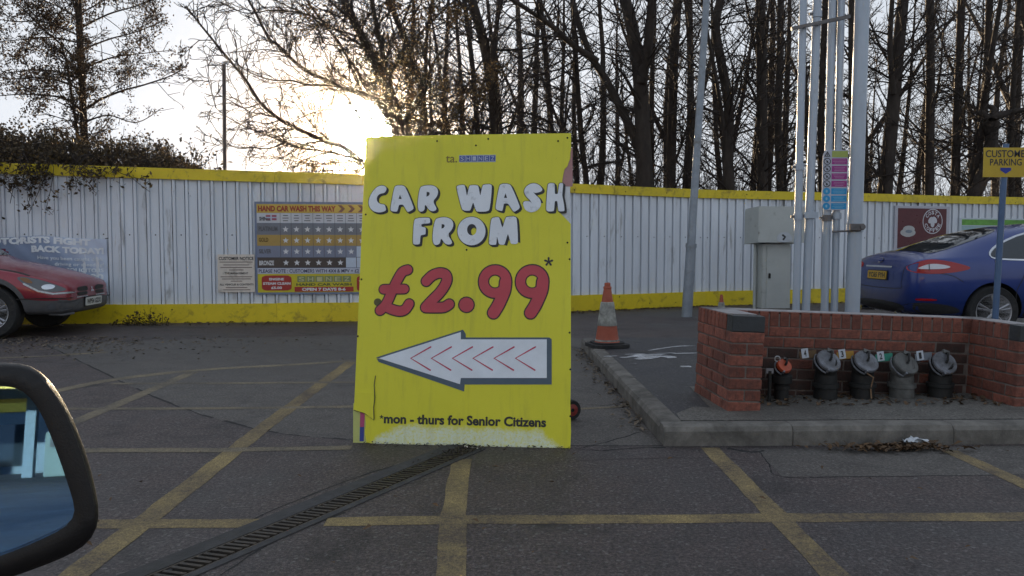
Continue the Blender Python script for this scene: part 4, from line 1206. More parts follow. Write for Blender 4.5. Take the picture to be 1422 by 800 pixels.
# ================================================================== customer parking sign
YS = 6.9
b = V(1382, 442, YS); t = V(1394, 246, YS); d = (t - b) / (t.z - b.z); base = b + d * (ZP - b.z)
ps = thing('parking_sign', 'yellow customer parking sign with blue arrow on a thin post before the blue car', 'sign', tuple(base))
m_post = mat('blue_grey_post', (.075, .13, .24), .4, .3, var=.15, scale=5)
part('post', M().tube([(0, 0, -.02), tuple(base + d * (V(1400, 200, YS).z - base.z) - base)], .026, 14), m_post, ps, 40)
Pf = Frame(V(1365, 246, YS - .035), (1, .0, -.0), (0, 0, 1))
w_, h_ = Pf.px(1436, 246)[0], Pf.px(1365, 205)[1]
o = part('panel', M().slab([(0, 0), (w_, 0), (w_, h_), (0, h_)], -.004, 0, Pf.m), mat('parking_yellow', (.50, .34, .02), .5, var=.08), ps, world=True)
t1 = M(); text_fit(t1, 'CUSTOMER', *Pf.px(1368.5, 218.5), *Pf.px(1431, 208.5), .0016, .012); t1.v = [tuple(Pf.m @ Vector(p)) for p in t1.v]
part('sign_text', t1, plain('navy_ink', (.02, .02, .03), .5), ps, world=True)
t1 = M(); text_fit(t1, 'PARKING', *Pf.px(1374.5, 230), *Pf.px(1419, 220.5), .0016, .012); t1.v = [tuple(Pf.m @ Vector(p)) for p in t1.v]
part('sign_text', t1, MATS['navy_ink'], ps, world=True)
part('sign_arrow', M().poly([[Pf.px(*q) for q in [(1389, 233), (1404, 233), (1404, 236.5), (1396.5, 241.5), (1389, 236.5)]]], .0016, Pf.m), plain('royal_blue', (.015, .03, .28), .5), ps, world=True)
# ================================================================== lamp post, far post
b = V(953.5, 441, 13.0); t = V(981, 0, 13.0)
b.z = 0
lp = thing('lamp_post', 'grey galvanised lamp post standing at the foot of the fence between cone and cabinet', 'lamp post', tuple(b))
dv = (t - b); top = dv * 1.45
m_lamp = mat('galvanised', (.26, .29, .33), .5, .4, var=.15, scale=6, dirt=(.15, .14, .13), dirt_amt=.3)
part('lower_shaft', M().tube([(0, 0, -.03), tuple(dv * .23)], [.088, .082], 20), m_lamp, lp, 40)
part('upper_shaft', M().tube([tuple(dv * .23), tuple(dv * .24), tuple(top)], [.072, .066, .045], 18), m_lamp, lp, 40)
part('joint_ring', M().tube([tuple(dv * .222), tuple(dv * .235)], .092, 20), m_lamp, lp, 40)
part('lantern', M().tube([tuple(top), tuple(top + Vector((0, -.5, .1))), tuple(top + Vector((0, -1.0, .12)))], [.045, .07, .05], 12), m_lamp, lp, 40)
b = V(310, 236, 14.0); b.z = 0; t = V(311, 89, 14.0)
fp = thing('timber_post', 'plain dark post with a thin side wire rising behind the fence into open sky', 'post', tuple(b))
m_dpost = mat('dark_post', (.065, .05, .05), .7, var=.2)
part('shaft', M().tube([(0, 0, 0), tuple(t - b)], .034, 8), m_dpost, fp)
part('side_wire', M().tube([tuple(t - b - Vector((0, 0, .03))), tuple(V(288, 91, 14.0) - b)], .008, 5), m_dpost, fp)
# ================================================================== electrical cabinet
c0 = V(1075, 426, 13.9); c0.z = 0
cbn = thing('electrical_cabinet', 'grey steel cabinet with a wider hooded top box against the white fence', 'cabinet', tuple(c0), R(4))
m_cab = mat('cabinet_grey', (.44, .46, .445), .5, .1, var=.06, scale=3, dirt=(.25, .24, .22), dirt_amt=.1, dirt_scale=4)
u = 13.9 / 1080
part('body', M().box((0, .12, .60), (40 * u, .36, 1.24), bev=.012), m_cab, cbn)
part('door', M().box((3 * u, -.066, .62), (34 * u, .014, 1.14), bev=.004), m_cab, cbn)
part('door_lock', M().box((-10 * u, -.085, .66), (.035, .03, .09), bev=.006), m_black, cbn)
part('hood', M().slab([(-.28, 1.86), (.34, 1.88), (.34, 1.25), (-.32, 1.22), (-.32, 1.80)], -31 * u, 35 * u, Matrix(((0, 0, 1, 0), (-1, 0, 0, .12), (0, 1, 0, 0), (0, 0, 0, 1)))), m_cab, cbn)
stx = M().poly([chaikin([(-.13, -.09), (.15, -.09), (.17, .0), (.06, .10), (-.10, .06)], 2, .25)], 0, Matrix.Translation((4 * u, -.226, 1.345)) @ Matrix.Rotation(R(90), 4, 'X'))
part('sticker', stx, plain('sticker_pale', (.45, .48, .52), .5), cbn)
part('sticker_mark', M().poly([stroke([(0, -.04), (.03, .0), (-.01, .03)], .018, 5)], 0, Matrix.Translation((4 * u, -.2275, 1.345)) @ Matrix.Rotation(R(90), 4, 'X')), m_ink, cbn)
part('plinth', M().box((0, .12, .03), (43 * u, .42, .10)), m_conc, cbn)
part('conduit', M().tube([(-.30, .16, 0), (-.30, .16, 1.3)], .03, 10), m_cab, cbn)
# ================================================================== traffic cones
m_cone = mat('cone_orange', (.33, .075, .038), .6, var=.2, scale=6, dirt=(.12, .06, .04), dirt_amt=.3)
m_sleeve = mat('cone_sleeve', (.42, .42, .38), .6, var=.2, scale=10, dirt=(.06, .055, .05), dirt_amt=1.0, dirt_scale=9)
def cone(loc, H, lab, tilt=(0, 0)):
    o = thing('traffic_cone', lab, 'traffic cone', loc, .3, 'orange traffic cones')
    o.rotation_euler = (tilt[0], tilt[1], .3)
    R0, R1 = H * .20, H * .045
    rad = lambda z: lerp(R0, R1, z / H)
    base = chaikin([(-.30 * H, -.30 * H), (.30 * H, -.30 * H), (.30 * H, .30 * H), (-.30 * H, .30 * H)], 2, .16)
    part('base', M().slab(base, 0, .05 * H).slab(chaikin([(-.24 * H, -.24 * H), (.24 * H, -.24 * H), (.24 * H, .24 * H), (-.24 * H, .24 * H)], 2, .2), .05 * H, .075 * H), m_rub, o)
    b_ = part('body', M().lathe([(rad(.05 * H) * 1.05, .07 * H)] + [(rad(z * H), z * H) for z in (.1, .2, .32)] + [(rad(z * H), z * H) for z in (.7, .8, .93)] + [(R1 * 1.1, .93 * H), (R1 * 1.05, .99 * H), (R1 * .7, H)], 24), m_cone, o, 30)
    part('sleeve', M().lathe([(rad(.33 * H) + .003, .33 * H), (rad(.34 * H) + .006, .345 * H), (rad(.5 * H) + .006, .5 * H), (rad(.66 * H) + .005, .69 * H), (rad(.7 * H) + .001, .70 * H)], 24), m_sleeve, o, 30)
    part('neck_band', M().lathe([(rad(.92 * H) + .004, .905 * H), (rad(.92 * H) + .006, .92 * H), (rad(.93 * H) + .002, .94 * H)], 20), m_cone, o, 30)
    part('foot_band', M().lathe([(rad(.10 * H) + .004, .085 * H), (rad(.10 * H) + .004, .115 * H)], 24), m_sleeve, o)
p = G(843, 481, ZP); cone((p.x, p.y, ZP), .675, 'worn orange and white traffic cone with dark base at the corner of the raised pavement')
p = V(1002, 409, 12.4); cone((p.x, p.y, 0), p.z, 'second traffic cone, only its orange tip showing above the brick pillar')
# ================================================================== cars
def loft_body(st, wheels, wr, paint, arch=1.14):
    """st rows: x, zb, zm, zs, zt, wb, wm, ws, wt (lengthwise stations, nose or tail first)"""
    m = M(); n = 16
    for x, zb, zm, zs, zt, wb, wm, ws, wt in st:
        half = [(0, zb), (wb - .07, zb), (wb, zb + .06), (wm, zm), (ws, zs), (lerp(ws, wt, .16), lerp(zs, zt, .18)), (wt, zt - .035), (wt * .62, zt + .008), (0, zt + .02)]
        ring = half + [(-y, z) for y, z in half[-2:0:-1]]
        m.v += [(x, y, z) for y, z in ring]
    for i in range(len(st) - 1):
        for k in range(n):
            k2 = (k + 1) % n
            m.f.append((i * n + k, (i + 1) * n + k, (i + 1) * n + k2, i * n + k2))
    for e in (0, len(st) - 1):
        o = e * n
        # end cap as quads across the ring
        for a in range(0, 8):
            p, q = a, a + 1
            pm, qm = (n - a) % n, n - a - 1
            f = [o + p, o + q, o + qm, o + pm]
            f = list(dict.fromkeys(f))
            m.f.append(tuple(f if e == 0 else reversed(f)))
    bm = bmesh.new()
    vs = [bm.verts.new(v) for v in m.v]
    for f in m.f:
        try: bm.faces.new([vs[i] for i in f])
        except ValueError: pass
    bmesh.ops.recalc_face_normals(bm, faces=bm.faces)
    me = bpy.data.meshes.new('body'); bm.to_mesh(me); bm.free()
    me.materials.append(paint); me.materials.append(m_black)
    ob = bpy.data.objects.new('body', me); COL.objects.link(ob)
    sub = ob.modifiers.new('s', 'SUBSURF'); sub.levels = sub.render_levels = 2
    cut = M()
    for wx in wheels:
        for sg in (-1, 1):
            cut.lathe([(wr * arch, -.16), (wr * arch, .5)], 40, Matrix.Translation((wx, sg * (st[len(st) // 2][6] - .12), wr)) @ Matrix.Rotation(R(90 * sg * -1), 4, 'X'))
    cm = cut.mesh('cutter', m_black); cm.materials.clear(); cm.materials.append(m_black)
    co = bpy.data.objects.new('cutter', cm); COL.objects.link(co)
    bo = ob.modifiers.new('b', 'BOOLEAN'); bo.operation = 'DIFFERENCE'; bo.object = co; bo.solver = 'EXACT'; bo.material_mode = 'TRANSFER'
    dg = bpy.context.evaluated_depsgraph_get(); dg.update()
    out = bpy.data.meshes.new_from_object(ob.evaluated_get(dg))
    ob.modifiers.remove(bo); dg.update()
    full = bpy.data.meshes.new_from_object(ob.evaluated_get(dg))
    bvh = BVHTree.FromPolygons([v.co.copy() for v in full.vertices], [tuple(p.vertices) for p in full.polygons])
    for x in (ob, co): bpy.data.objects.remove(x)
    bpy.data.meshes.remove(full)
    out.shade_smooth(); out.set_sharp_from_angle(angle=R(42))
    return out, bvh

def decal(name, bvh, loops, axis, off, material, parent, sub=3, label=None, smooth=True):
    """a panel that follows the body: loops drawn in a side (x,z), end (y,z) or top (x,y) view"""
    flat = M().poly(loops, 0)
    V2 = [Vector((p[0], p[1])) for p in flat.v]; F = flat.f
    for _ in range(sub):
        mid = {}; nf = []
        def mp(i, j):
            k = (min(i, j), max(i, j))
            if k not in mid: V2.append((V2[i] + V2[j]) / 2); mid[k] = len(V2) - 1
            return mid[k]
        for a, b, c in F:
            ab, bc, ca = mp(a, b), mp(b, c), mp(c, a)
            nf += [(a, ab, ca), (ab, b, bc), (ca, bc, c), (ab, bc, ca)]
        F = nf
    o = M()
    for p in V2:
        if axis == '-y': org, d = Vector((p.x, -4, p.y)), Vector((0, 1, 0))
        elif axis == '+y': org, d = Vector((p.x, 4, p.y)), Vector((0, -1, 0))
        elif axis == '-x': org, d = Vector((-9, p.x, p.y)), Vector((1, 0, 0))
        elif axis == '+x': org, d = Vector((9, p.x, p.y)), Vector((-1, 0, 0))
        else: org, d = Vector((p.x, p.y, 5)), Vector((0, 0, -1))
        hit, nn, _, _ = bvh.ray_cast(org, d)
        if hit is None:
            hit, nn, _, _ = bvh.find_nearest(org + d * 4)
        if nn.dot(d) > 0: nn = -nn
        o.v.append(tuple(hit + nn * off))
    o.f = F
    return part(name, o, material, parent, smooth=60 if smooth else False, label=label)

def strip(path, w): return [stroke(path, w, 2)]

m_glass = glass_mat('car_glass')
m_lampg = glass_mat('lamp_glass', (.09, .095, .105), .08)
m_chrome = plain('chrome', (.62, .62, .64), .15, 1.0)
m_alloy = mat('alloy', (.34, .34, .36), .35, .7, var=.15, scale=8, dirt=(.12, .11, .10), dirt_amt=.2)
m_dark = plain('dark_trim', (.012, .012, .013), .6)
m_tail = mat('tail_red', (.33, .008, .013), .12, var=.1, coat=.1)
def wheel(parent, x, y, wr, spokes, side, rim_r):
    w = link('wheel', M().lathe([(rim_r * 1.02, -.10), (wr * .93, -.112), (wr * .99, -.085), (wr, -.05), (wr, .05), (wr * .99, .085), (wr * .93, .112), (rim_r * 1.02, .10)], 40, Matrix.Rotation(R(90), 4, 'X')).mesh('tyre', m_rub, 40), parent)
    w.location = (x, y, wr)
    s = side
    rim = M().lathe([(rim_r * 1.0, .10), (rim_r * 1.02, .105), (rim_r * .93, .098), (rim_r * .90, .04), (rim_r * .90, -.08)], 40, Matrix.Rotation(R(90 if s < 0 else -90), 4, 'X'))
    link('rim', rim.mesh('rim', m_alloy, 40), w)
    sp = M()
    for k in range(spokes):
        for dlt in (-.14, .14):
            a = math.tau * k / spokes + .3; a2 = a + dlt
            p0 = Vector((math.cos(a) * rim_r * .18, s * .088, math.sin(a) * rim_r * .18)); p1 = Vector((math.cos(a2) * rim_r * .93, s * .092, math.sin(a2) * rim_r * .93))
            sp.tube([p0, p0.lerp(p1, .5) + Vector((0, s * .006, 0)), p1], [.021, .017, .022], 6)
    sp.lathe([(.001, .105), (rim_r * .2, .10), (rim_r * .24, .08), (rim_r * .24, .05)], 20, Matrix.Rotation(R(90 if s < 0 else -90), 4, 'X'))
    link('spokes', sp.mesh('spokes', m_alloy, 40), w)
    br = M().lathe([(.001, .02), (rim_r * .72, .02), (rim_r * .72, .0), (.001, .0)], 28, Matrix.Rotation(R(90 if s < 0 else -90), 4, 'X'))
    link('brake_disc', br.mesh('brake_disc', m_iron, 40), w)
    bk = M().lathe([(.001, -.05), (rim_r * .92, -.05), (rim_r * .92, -.06), (.001, -.06)], 28, Matrix.Rotation(R(90 if s < 0 else -90), 4, 'X'))
    link('wheel_well', bk.mesh('wheel_well', m_dark), w)
    return w
def plate(parent, body, c, w, h, facing, col, nm, tilt=0):
    """number plate facing -x or +x"""
    s = -1 if facing == '-x' else 1
    mtx = Matrix.Translation(c) @ Matrix.Rotation(R(90 * s), 4, 'Z') @ Matrix.Rotation(R(90 - tilt), 4, 'X')
    o = part('number_plate', M().slab(chaikin([(-w / 2, -h / 2), (w / 2, -h / 2), (w / 2, h / 2), (-w / 2, h / 2)], 2, .06), -.006, .006, mtx), plain(nm, col, .4), parent)
    t = M(); text_fit(t, body, -w * .45, -h * .33, w * .45, h * .33, .0072, .04)
    link('plate_text', M().add(t.v, t.f, mtx).mesh('plate_text', m_ink), o)
    link('plate_surround', M().slab([(-w / 2 - .012, -h / 2 - .012), (w / 2 + .012, -h / 2 - .012), (w / 2 + .012, h / 2 + .012), (-w / 2 - .012, h / 2 + .012)], -.02, -.004, mtx).mesh('plate_surround', m_dark), o)

# ---- blue hatchback, tail towards the board, heading right
def car_paint(name, col, dirt):
    m, n, l, b = newmat(name)
    vec = objcoord(n, l)
    c = ramp(n, l, noise(n, l, 1.2, 4, .6, vec), [(.35, tuple(x * .9 for x in col)), (.65, col)])
    sep = n.new('ShaderNodeSeparateXYZ'); l.new(vec, sep.inputs[0])
    hgt = math_(n, l, 'ADD', sep.outputs[2], math_(n, l, 'MULTIPLY', noise(n, l, 6, 6, .7, vec), .35))
    d = ramp(n, l, hgt, [(.45, .55), (.8, .06)])
    c = mixc(n, l, d, c, dirt)
    fl = n.new('ShaderNodeTexVoronoi'); fl.inputs['Scale'].default_value = 900; l.new(vec, fl.inputs['Vector'])
    c = mixc(n, l, .05, c, mixc(n, l, 1.0, c, fl.outputs['Color'], 'MULTIPLY'))
    l.new(c, b.inputs['Base Color']); b.inputs['Metallic'].default_value = .25
    l.new(ramp(n, l, noise(n, l, 9, 5, .7, vec), [(.3, .28), (.7, .42)]), b.inputs['Roughness'])
    b.inputs['Coat Weight'].default_value = .8
    l.new(ramp(n, l, hgt, [(.4, .3), (.9, .06)]), b.inputs['Coat Roughness'])
    return m
m_bluep = car_paint('blue_car_paint', (.0015, .026, .19), (.010, .016, .04))
bc = thing('parked_car', 'dark blue hatchback seen from behind with wet rear window, parked beyond the brick wall', 'car', (5.12, 10.87, 0), R(1.0))
stB = [(0.0, .40, .60, .80, .86, .50, .62, .60, .45), (.035, .33, .60, .90, .98, .70, .78, .74, .60), (.11, .28, .62, .985, 1.055, .80, .86, .82, .70), (.26, .25, .64, 1.0, 1.095, .84, .90, .86, .72),
       (.50, .23, .66, 1.0, 1.135, .86, .915, .88, .69), (.95, .22, .66, .99, 1.30, .87, .925, .90, .62), (1.5, .22, .66, .97, 1.44, .87, .925, .905, .585), (2.1, .22, .66, .955, 1.495, .87, .925, .905, .58),
       (2.8, .22, .66, .94, 1.465, .87, .925, .905, .575), (3.25, .22, .65, .93, 1.25, .87, .92, .90, .62), (3.7, .22, .64, .91, 1.00, .87, .92, .88, .70), (4.2, .23, .60, .84, .90, .85, .90, .84, .68), (4.6, .24, .52, .72, .79, .78, .82, .74, .55), (4.82, .28, .46, .60, .66, .62, .64, .58, .42), (4.86, .34, .46, .56, .60, .5, .5, .45, .35)]
bme, bvB = loft_body(stB, (1.07, 3.92), .335, m_bluep)
body = link('body', bme, bc)
for wx, sd in ((1.07, -1), (1.07, 1), (3.92, -1), (3.92, 1)): wheel(bc, wx, sd * .80, .335, 5, sd, .232)
rw = chaikin([(.30, -.60), (.42, -.66), (1.30, -.52), (1.42, -.30), (1.42, .30), (1.30, .52), (.42, .66), (.30, .60)], 2)
rwo = decal('rear_window', bvB, [rw], 'top', .004, m_glass, bc)
sw = chaikin([(1.02, 1.06), (1.12, 1.02), (2.0, 1.005), (3.0, .99), (3.1, 1.02), (2.72, 1.33), (2.3, 1.385), (1.7, 1.37), (1.2, 1.19)], 2)
for ax in ('-y', '+y'):
    decal('window_trim', bvB, [grow(sw, .022)], ax, .005, m_chrome, bc)
    decal('side_window', bvB, [sw], ax, .009, m_glass, bc)
    decal('door_pillar', bvB, strip([(2.02, .98), (1.98, 1.40)], .035), ax, .012, m_dark, bc)
    decal('door_seam', bvB, strip([(p.x, p.y) for p in smooth_path([(1.40, 1.20), (1.46, 1.0), (1.44, .80), (1.36, .62), (1.36, .45)])], .005), ax, .002, m_dark, bc)
    decal('door_seam', bvB, strip([(2.05, .98), (2.10, .30)], .005), ax, .002, m_dark, bc)
    decal('bumper_seam', bvB, strip([(p.x, p.y) for p in smooth_path([(.30, .84), (.52, .80), (.66, .72)])], .004), ax, .002, m_dark, bc)
    tl = chaikin([(.03, .93), (.20, 1.01), (.42, 1.00), (.68, .94), (.78, .895), (.58, .845), (.30, .82), (.04, .835)], 2)
    lamp = decal('tail_light', bvB, [tl], ax, .006, m_tail, bc)
    inn = chaikin([(.12, .905), (.24, .955), (.40, .945), (.52, .912), (.42, .888), (.25, .882), (.12, .885)], 2)
    q = decal('lamp_insert', bvB, [inn], ax, .011, plain('clear_lens', (.62, .62, .68), .15), lamp)
    q2 = decal('lamp_divider', bvB, strip([(.235, .87), (.235, .95)], .005), ax, .013, m_dark, lamp)
    decal('fuel_flap' if ax == '-y' else 'rear_seam', bvB, [chaikin([(.88, .80), (1.04, .80), (1.04, .93), (.88, .93)], 2, .2)] if ax == '-y' else strip([(.9, .8), (1.0, .8)], .004), ax, .0015, m_bluep, bc)
    decal('sill_trim', bvB, strip([(1.5, .30), (3.4, .30)], .03), ax, .003, m_dark, bc)
    decal('lower_bumper', bvB, [chaikin([(.02, .30), (.66, .30), (.64, .38), (.40, .44), (.03, .46)], 2)], ax, .004, m_dark, bc)
    decal('reflector', bvB, [chaikin([(.10, .475), (.34, .475), (.34, .50), (.10, .51)], 1)], ax, .006, m_tail, bc)
decal('lower_bumper', bvB, [chaikin([(-.62, .30), (.62, .30), (.66, .44), (-.66, .44)], 2)], '-x', .004, m_dark, bc)
decal('boot_seam', bvB, strip([(p.x, p.y) for p in smooth_path([(-.66, .93), (-.60, .70), (-.52, .62), (.52, .62), (.60, .70), (.66, .93)])], .005), '-x', .002, m_dark, bc)
decal('tail_light', bvB, [chaikin([(.74, .855), (.50, .87), (.46, .94), (.70, .97), (.76, .93)], 2)], '-x', .005, m_tail, bc)
decal('plate_recess', bvB, [chaikin([(-.42, .69), (.42, .69), (.40, .89), (-.40, .89)], 2, .15)], '-x', .003, m_bluep, bc)
decal('chrome_strip', bvB, strip([(-.36, .90), (.36, .90)], .011), '-x', .012, m_chrome, bc)
decal('boot_badge', bvB, [ell(0, .985, .075, .032, 20)], '-x', .008, m_chrome, bc)
decal('boot_badge', bvB, [ell(0, .985, .066, .025, 20)], '-x', .011, m_bluep, bc)
plate(bc, 'YC65 FYH', (-.018, 0, .785), .52, .111, '-x', (.50, .30, .02), 'plate_yellow', 4)
for y in (-.5, .5): part('exhaust_tip', M().tube([(.0, y, .285), (.2, y, .285)], .035, 14), m_chrome, bc, 40)
part('door_mirror', M().box((3.05, -.98, 1.0), (.12, .20, .14), bev=.035).box((3.05, .98, 1.0), (.12, .20, .14), bev=.035), m_bluep, bc, 40)
decal('windscreen', bvB, [chaikin([(3.66, -.62), (3.70, 0), (3.66, .62), (2.92, .50), (2.88, 0), (2.92, -.50)], 2)], 'top', .004, m_glass, bc)
decal('headlight', bvB, [chaikin([(4.2, .74), (4.5, .68), (4.66, .58), (4.55, .55), (4.25, .66)], 2)], '-y', .005, m_lampg, bc)

# ---- red off-roader, nose to the right, in front of the banner
m_redp = car_paint('red_car_paint', (.27, .007, .026), (.05, .022, .026))
rc = thing('parked_car', 'red off roader with grey lower bumper parked nose to the right before the banner', 'car', (-5.84, 10.78, 0), R(7))
stR = [(-4.50, .42, .65, .85, .95, .6, .66, .62, .45), (-4.46, .36, .66, .95, 1.15, .72, .78, .75, .58), (-4.3, .30, .68, 1.0, 1.42, .78, .83, .80, .60), (-3.7, .28, .70, 1.02, 1.60, .80, .85, .83, .60), (-2.8, .28, .70, 1.0, 1.65, .80, .855, .83, .60),
       (-2.2, .28, .70, .99, 1.62, .80, .855, .83, .595), (-1.85, .28, .70, .98, 1.50, .80, .855, .83, .61), (-1.35, .28, .70, .945, 1.08, .80, .855, .825, .68), (-1.15, .28, .70, .92, .995, .80, .855, .815, .68), (-.75, .28, .69, .86, .930, .80, .855, .80, .64),
       (-.35, .28, .64, .775, .835, .80, .845, .775, .58), (-.12, .28, .57, .70, .765, .77, .80, .72, .52), (-.03, .30, .50, .64, .705, .66, .68, .64, .46), (0, .36, .49, .60, .655, .50, .52, .50, .36)]
rme, bvR = loft_body(stR, (-.90, -3.53), .335, m_redp, 1.2)
rme.materials.append(mat('grey_plastic', (.075, .075, .08), .6, var=.15, scale=10))
for p_ in rme.polygons:
    if p_.center.x > -.5 and .29 < p_.center.z < .475 and p_.material_index == 0: p_.material_index = 2
link('body', rme, rc)
for wx, sd in ((-.90, -1), (-.90, 1), (-3.53, -1), (-3.53, 1)): wheel(rc, wx, sd * .72, .335, 6, sd, .215)
m_grey_pl = mat('grey_plastic', (.075, .075, .08), .6, var=.15, scale=10)
for ax in ('-y', '+y'):
    s = -1 if ax == '-y' else 1
    hl = decal('headlight', bvR, [chaikin([(-.60, .79), (-.44, .785), (-.22, .715), (-.06, .64), (-.05, .60), (-.16, .585), (-.34, .62), (-.50, .70)], 2)], ax, .005, m_lampg, rc)
    decal('lamp_bulb', bvR, [ell(-.22, .655, .07, .032, 18)], ax, .010, plain('lamp_reflector', (.6, .62, .66), .15, .8), hl)
    decal('lamp_edge', bvR, strip([(-.49, .70), (-.32, .605), (-.16, .568), (-.02, .575)], .011), ax, .009, plain('lamp_rim', (.40, .42, .44), .3, .4), hl)
    decal('indicator', bvR, [chaikin([(-.56, .775), (-.46, .775), (-.37, .70), (-.47, .71)], 1)], ax, .009, plain('amber_lens', (.20, .09, .03), .2), hl)
    decal('lower_bumper', bvR, [chaikin([(-.50, .29), (-.02, .33), (-.0, .49), (-.20, .475), (-.52, .50)], 1)], ax, .006, m_grey_pl, rc)
    decal('fog_lamp', bvR, [ell(-.19, .40, .045, .045, 16)], ax, .011, m_lampg, rc)
    decal('bumper_seam', bvR, strip([(-.58, .505), (-.30, .51), (-.02, .505)], .006), ax, .009, m_dark, rc)
    decal('bonnet_seam', bvR, strip([(p.x, p.y) for p in smooth_path([(-1.15, .93), (-.7, .865), (-.45, .80)])], .005), ax, .002, m_dark, rc)
    decal('arch_trim', bvR, [stroke([(-.90 + .425 * math.cos(a), .335 + .425 * math.sin(a)) for a in [R(-8) + R(196) * k / 20 for k in range(21)]], .028, 2)], ax, .004, m_grey_pl, rc)
    decal('side_window', bvR, [chaikin([(-3.6, 1.08), (-1.62, 1.05), (-1.80, 1.38), (-2.1, 1.50), (-3.5, 1.50)], 2, .12)], ax, .005, m_glass, rc)
    decal('door_pillar', bvR, strip([(-2.62, 1.04), (-2.60, 1.52)], .035), ax, .009, m_redp, rc)
    decal('door_seam', bvR, strip([(-1.45, .96), (-1.40, .34)], .005), ax, .002, m_dark, rc)
decal('windscreen', bvR, [chaikin([(-1.30, -.66), (-1.22, 0), (-1.30, .66), (-1.93, .56), (-1.90, 0), (-1.93, -.56)], 1, .15)], 'top', .005, m_glass, rc)
decal('windscreen_edge', bvR, strip([(-1.34, -.70), (-1.60, -.66), (-1.95, -.60)], .018), 'top', .008, m_dark, rc)
decal('wiper', bvR, strip([(-1.20, -.55), (-1.26, .10)], .010), 'top', .016, m_dark, rc)
for s in (-1, 1):
    decal('grille_slot', bvR, [chaikin([(s * .10, .575), (s * .42, .58), (s * .44, .635), (s * .14, .645)], 1, .2)], '+x', .004, m_dark, rc)
    decal('grille_slot', bvR, [chaikin([(s * .14, .52), (s * .44, .52), (s * .44, .57), (s * .12, .57)], 1, .2)], '+x', .004, m_dark, rc)
    decal('chrome_strip', bvR, strip([(s * .14, .505), (s * .46, .505)], .007), '+x', .008, plain('lamp_rim', (1, 1, 1)), rc)
decal('lower_bumper', bvR, [chaikin([(-.74, .32), (.74, .32), (.72, .485), (-.72, .485)], 1)], '+x', .006, m_grey_pl, rc)
emb = M()
for k in range(3):
    a = math.pi / 2 + k * math.tau / 3; c, s = math.cos(a), math.sin(a)
    emb.poly([[(0, 0), (.028 * math.cos(a + .52), .028 * math.sin(a + .52)), (.05 * c, .05 * s), (.028 * math.cos(a - .52), .028 * math.sin(a - .52))]], 0)
part('badge', M().add(emb.v, emb.f, Matrix.Translation((.014, 0, .585)) @ Matrix.Rotation(R(90), 4, 'Z') @ Matrix.Rotation(R(78), 4, 'X')), m_chrome, rc)
plate(rc, 'WP54 GDX', (.028, 0, .43), .52, .111, '+x', (.56, .57, .55), 'plate_white', -4)
part('tow_loop', M().tube([(-.25, -.70, .30), (-.10, -.66, .285), (-.0, -.56, .30)], .016, 8), m_grey_pl, rc)
part('door_mirror', M().box((-1.62, -.95, 1.06), (.14, .22, .17), bev=.04).box((-1.62, .95, 1.06), (.14, .22, .17), bev=.04), m_redp, rc, 40)

# ================================================================== wing mirror close to the lens
YM = .80
mc = V(40, 640, YM)
d_in = ray(40, 632).normalized(); r_out = Vector((-.19, -.98, .0)).normalized()
nrm_ = (r_out - d_in).normalized()
uu = Vector((0, 0, 1)).cross(nrm_).normalized(); vv = nrm_.cross(uu)
Mf = Frame(mc, uu, vv)
wm = thing('wing_mirror', 'black car wing mirror close up at lower left reflecting the filling station behind', 'wing mirror', mtx=Mf.m)
out_px = [(0, 503), (22, 503.5), (42, 507), (60, 518), (76, 536), (92, 562), (107, 594), (121, 632), (131, 668), (138, 702), (138, 726), (131, 746), (116, 762), (90, 776), (55, 790), (10, 806), (-60, 826), (-140, 838), (-200, 830), (-236, 790), (-246, 730), (-240, 640), (-220, 570), (-180, 525), (-110, 506), (-50, 503)]
in_px = [(0, 537), (16, 539), (30, 545), (45, 560), (58, 582), (70, 612), (82, 645), (92, 675), (100, 700), (101, 714), (94, 727), (78, 737), (50, 750), (10, 767), (-50, 786), (-120, 798), (-175, 795), (-208, 765), (-215, 715), (-208, 640), (-190, 585), (-155, 553), (-100, 540), (-45, 537)]
outl = [tuple(Mf.px(*p)) for p in out_px]; inl = [tuple(Mf.px(*p)) for p in in_px]
def resample(loop, n=72):
    lp = chaikin(loop, 3); lp = [Vector(p) for p in lp] + [Vector(lp[0])]
    ds = [0]
    for i in range(len(lp) - 1): ds.append(ds[-1] + (lp[i + 1] - lp[i]).length)
    o = []; j = 0
    for k in range(n):
        t = ds[-1] * k / n
        while ds[j + 1] < t: j += 1
        o.append(lp[j].lerp(lp[j + 1], (t - ds[j]) / (ds[j + 1] - ds[j])))
    return o
outl, inl = resample(outl), resample(inl)
cen = sum(outl, Vector((0, 0))) / len(outl)
lean = Vector((.42, .1))   # the shell sweeps back towards the front of the car
rings = []
rings.append([(p.x, p.y, -.012) for p in inl])
rings.append([(p.x, p.y, -.001) for p in [a.lerp(b, .06) for a, b in zip(inl, outl)]])
rings.append([(p.x, p.y, .001) for p in [a.lerp(b, .35) for a, b in zip(inl, outl)]])
rings.append([(p.x, p.y, -.002) for p in [a.lerp(b, .8) for a, b in zip(inl, outl)]])
for k, (s, z) in enumerate([(1.0, -.010), (1.012, -.022), (1.0, -.040), (.95, -.065), (.84, -.09), (.62, -.112), (.3, -.124), (.02, -.128)]):
    rings.append([(cen.x + (p.x - cen.x) * s + lean.x * z, cen.y + (p.y - cen.y) * s + lean.y * z, z) for p in outl])
hm = M(); n = len(outl)
for rg in rings: hm.v += rg
for i in range(len(rings) - 1):
    for k in range(n):
        k2 = (k + 1) % n
        hm.f.append((i * n + k, (i + 1) * n + k, (i + 1) * n + k2, i * n + k2))
m_house = mat('black_housing', (.010, .0085, .0085), .48, var=.2, scale=40, bmp=.12, bscale=420, spec=.35)
part('housing', hm, m_house, wm, smooth=60)
m_mir, n_, l_, b_ = newmat('mirror_glass')
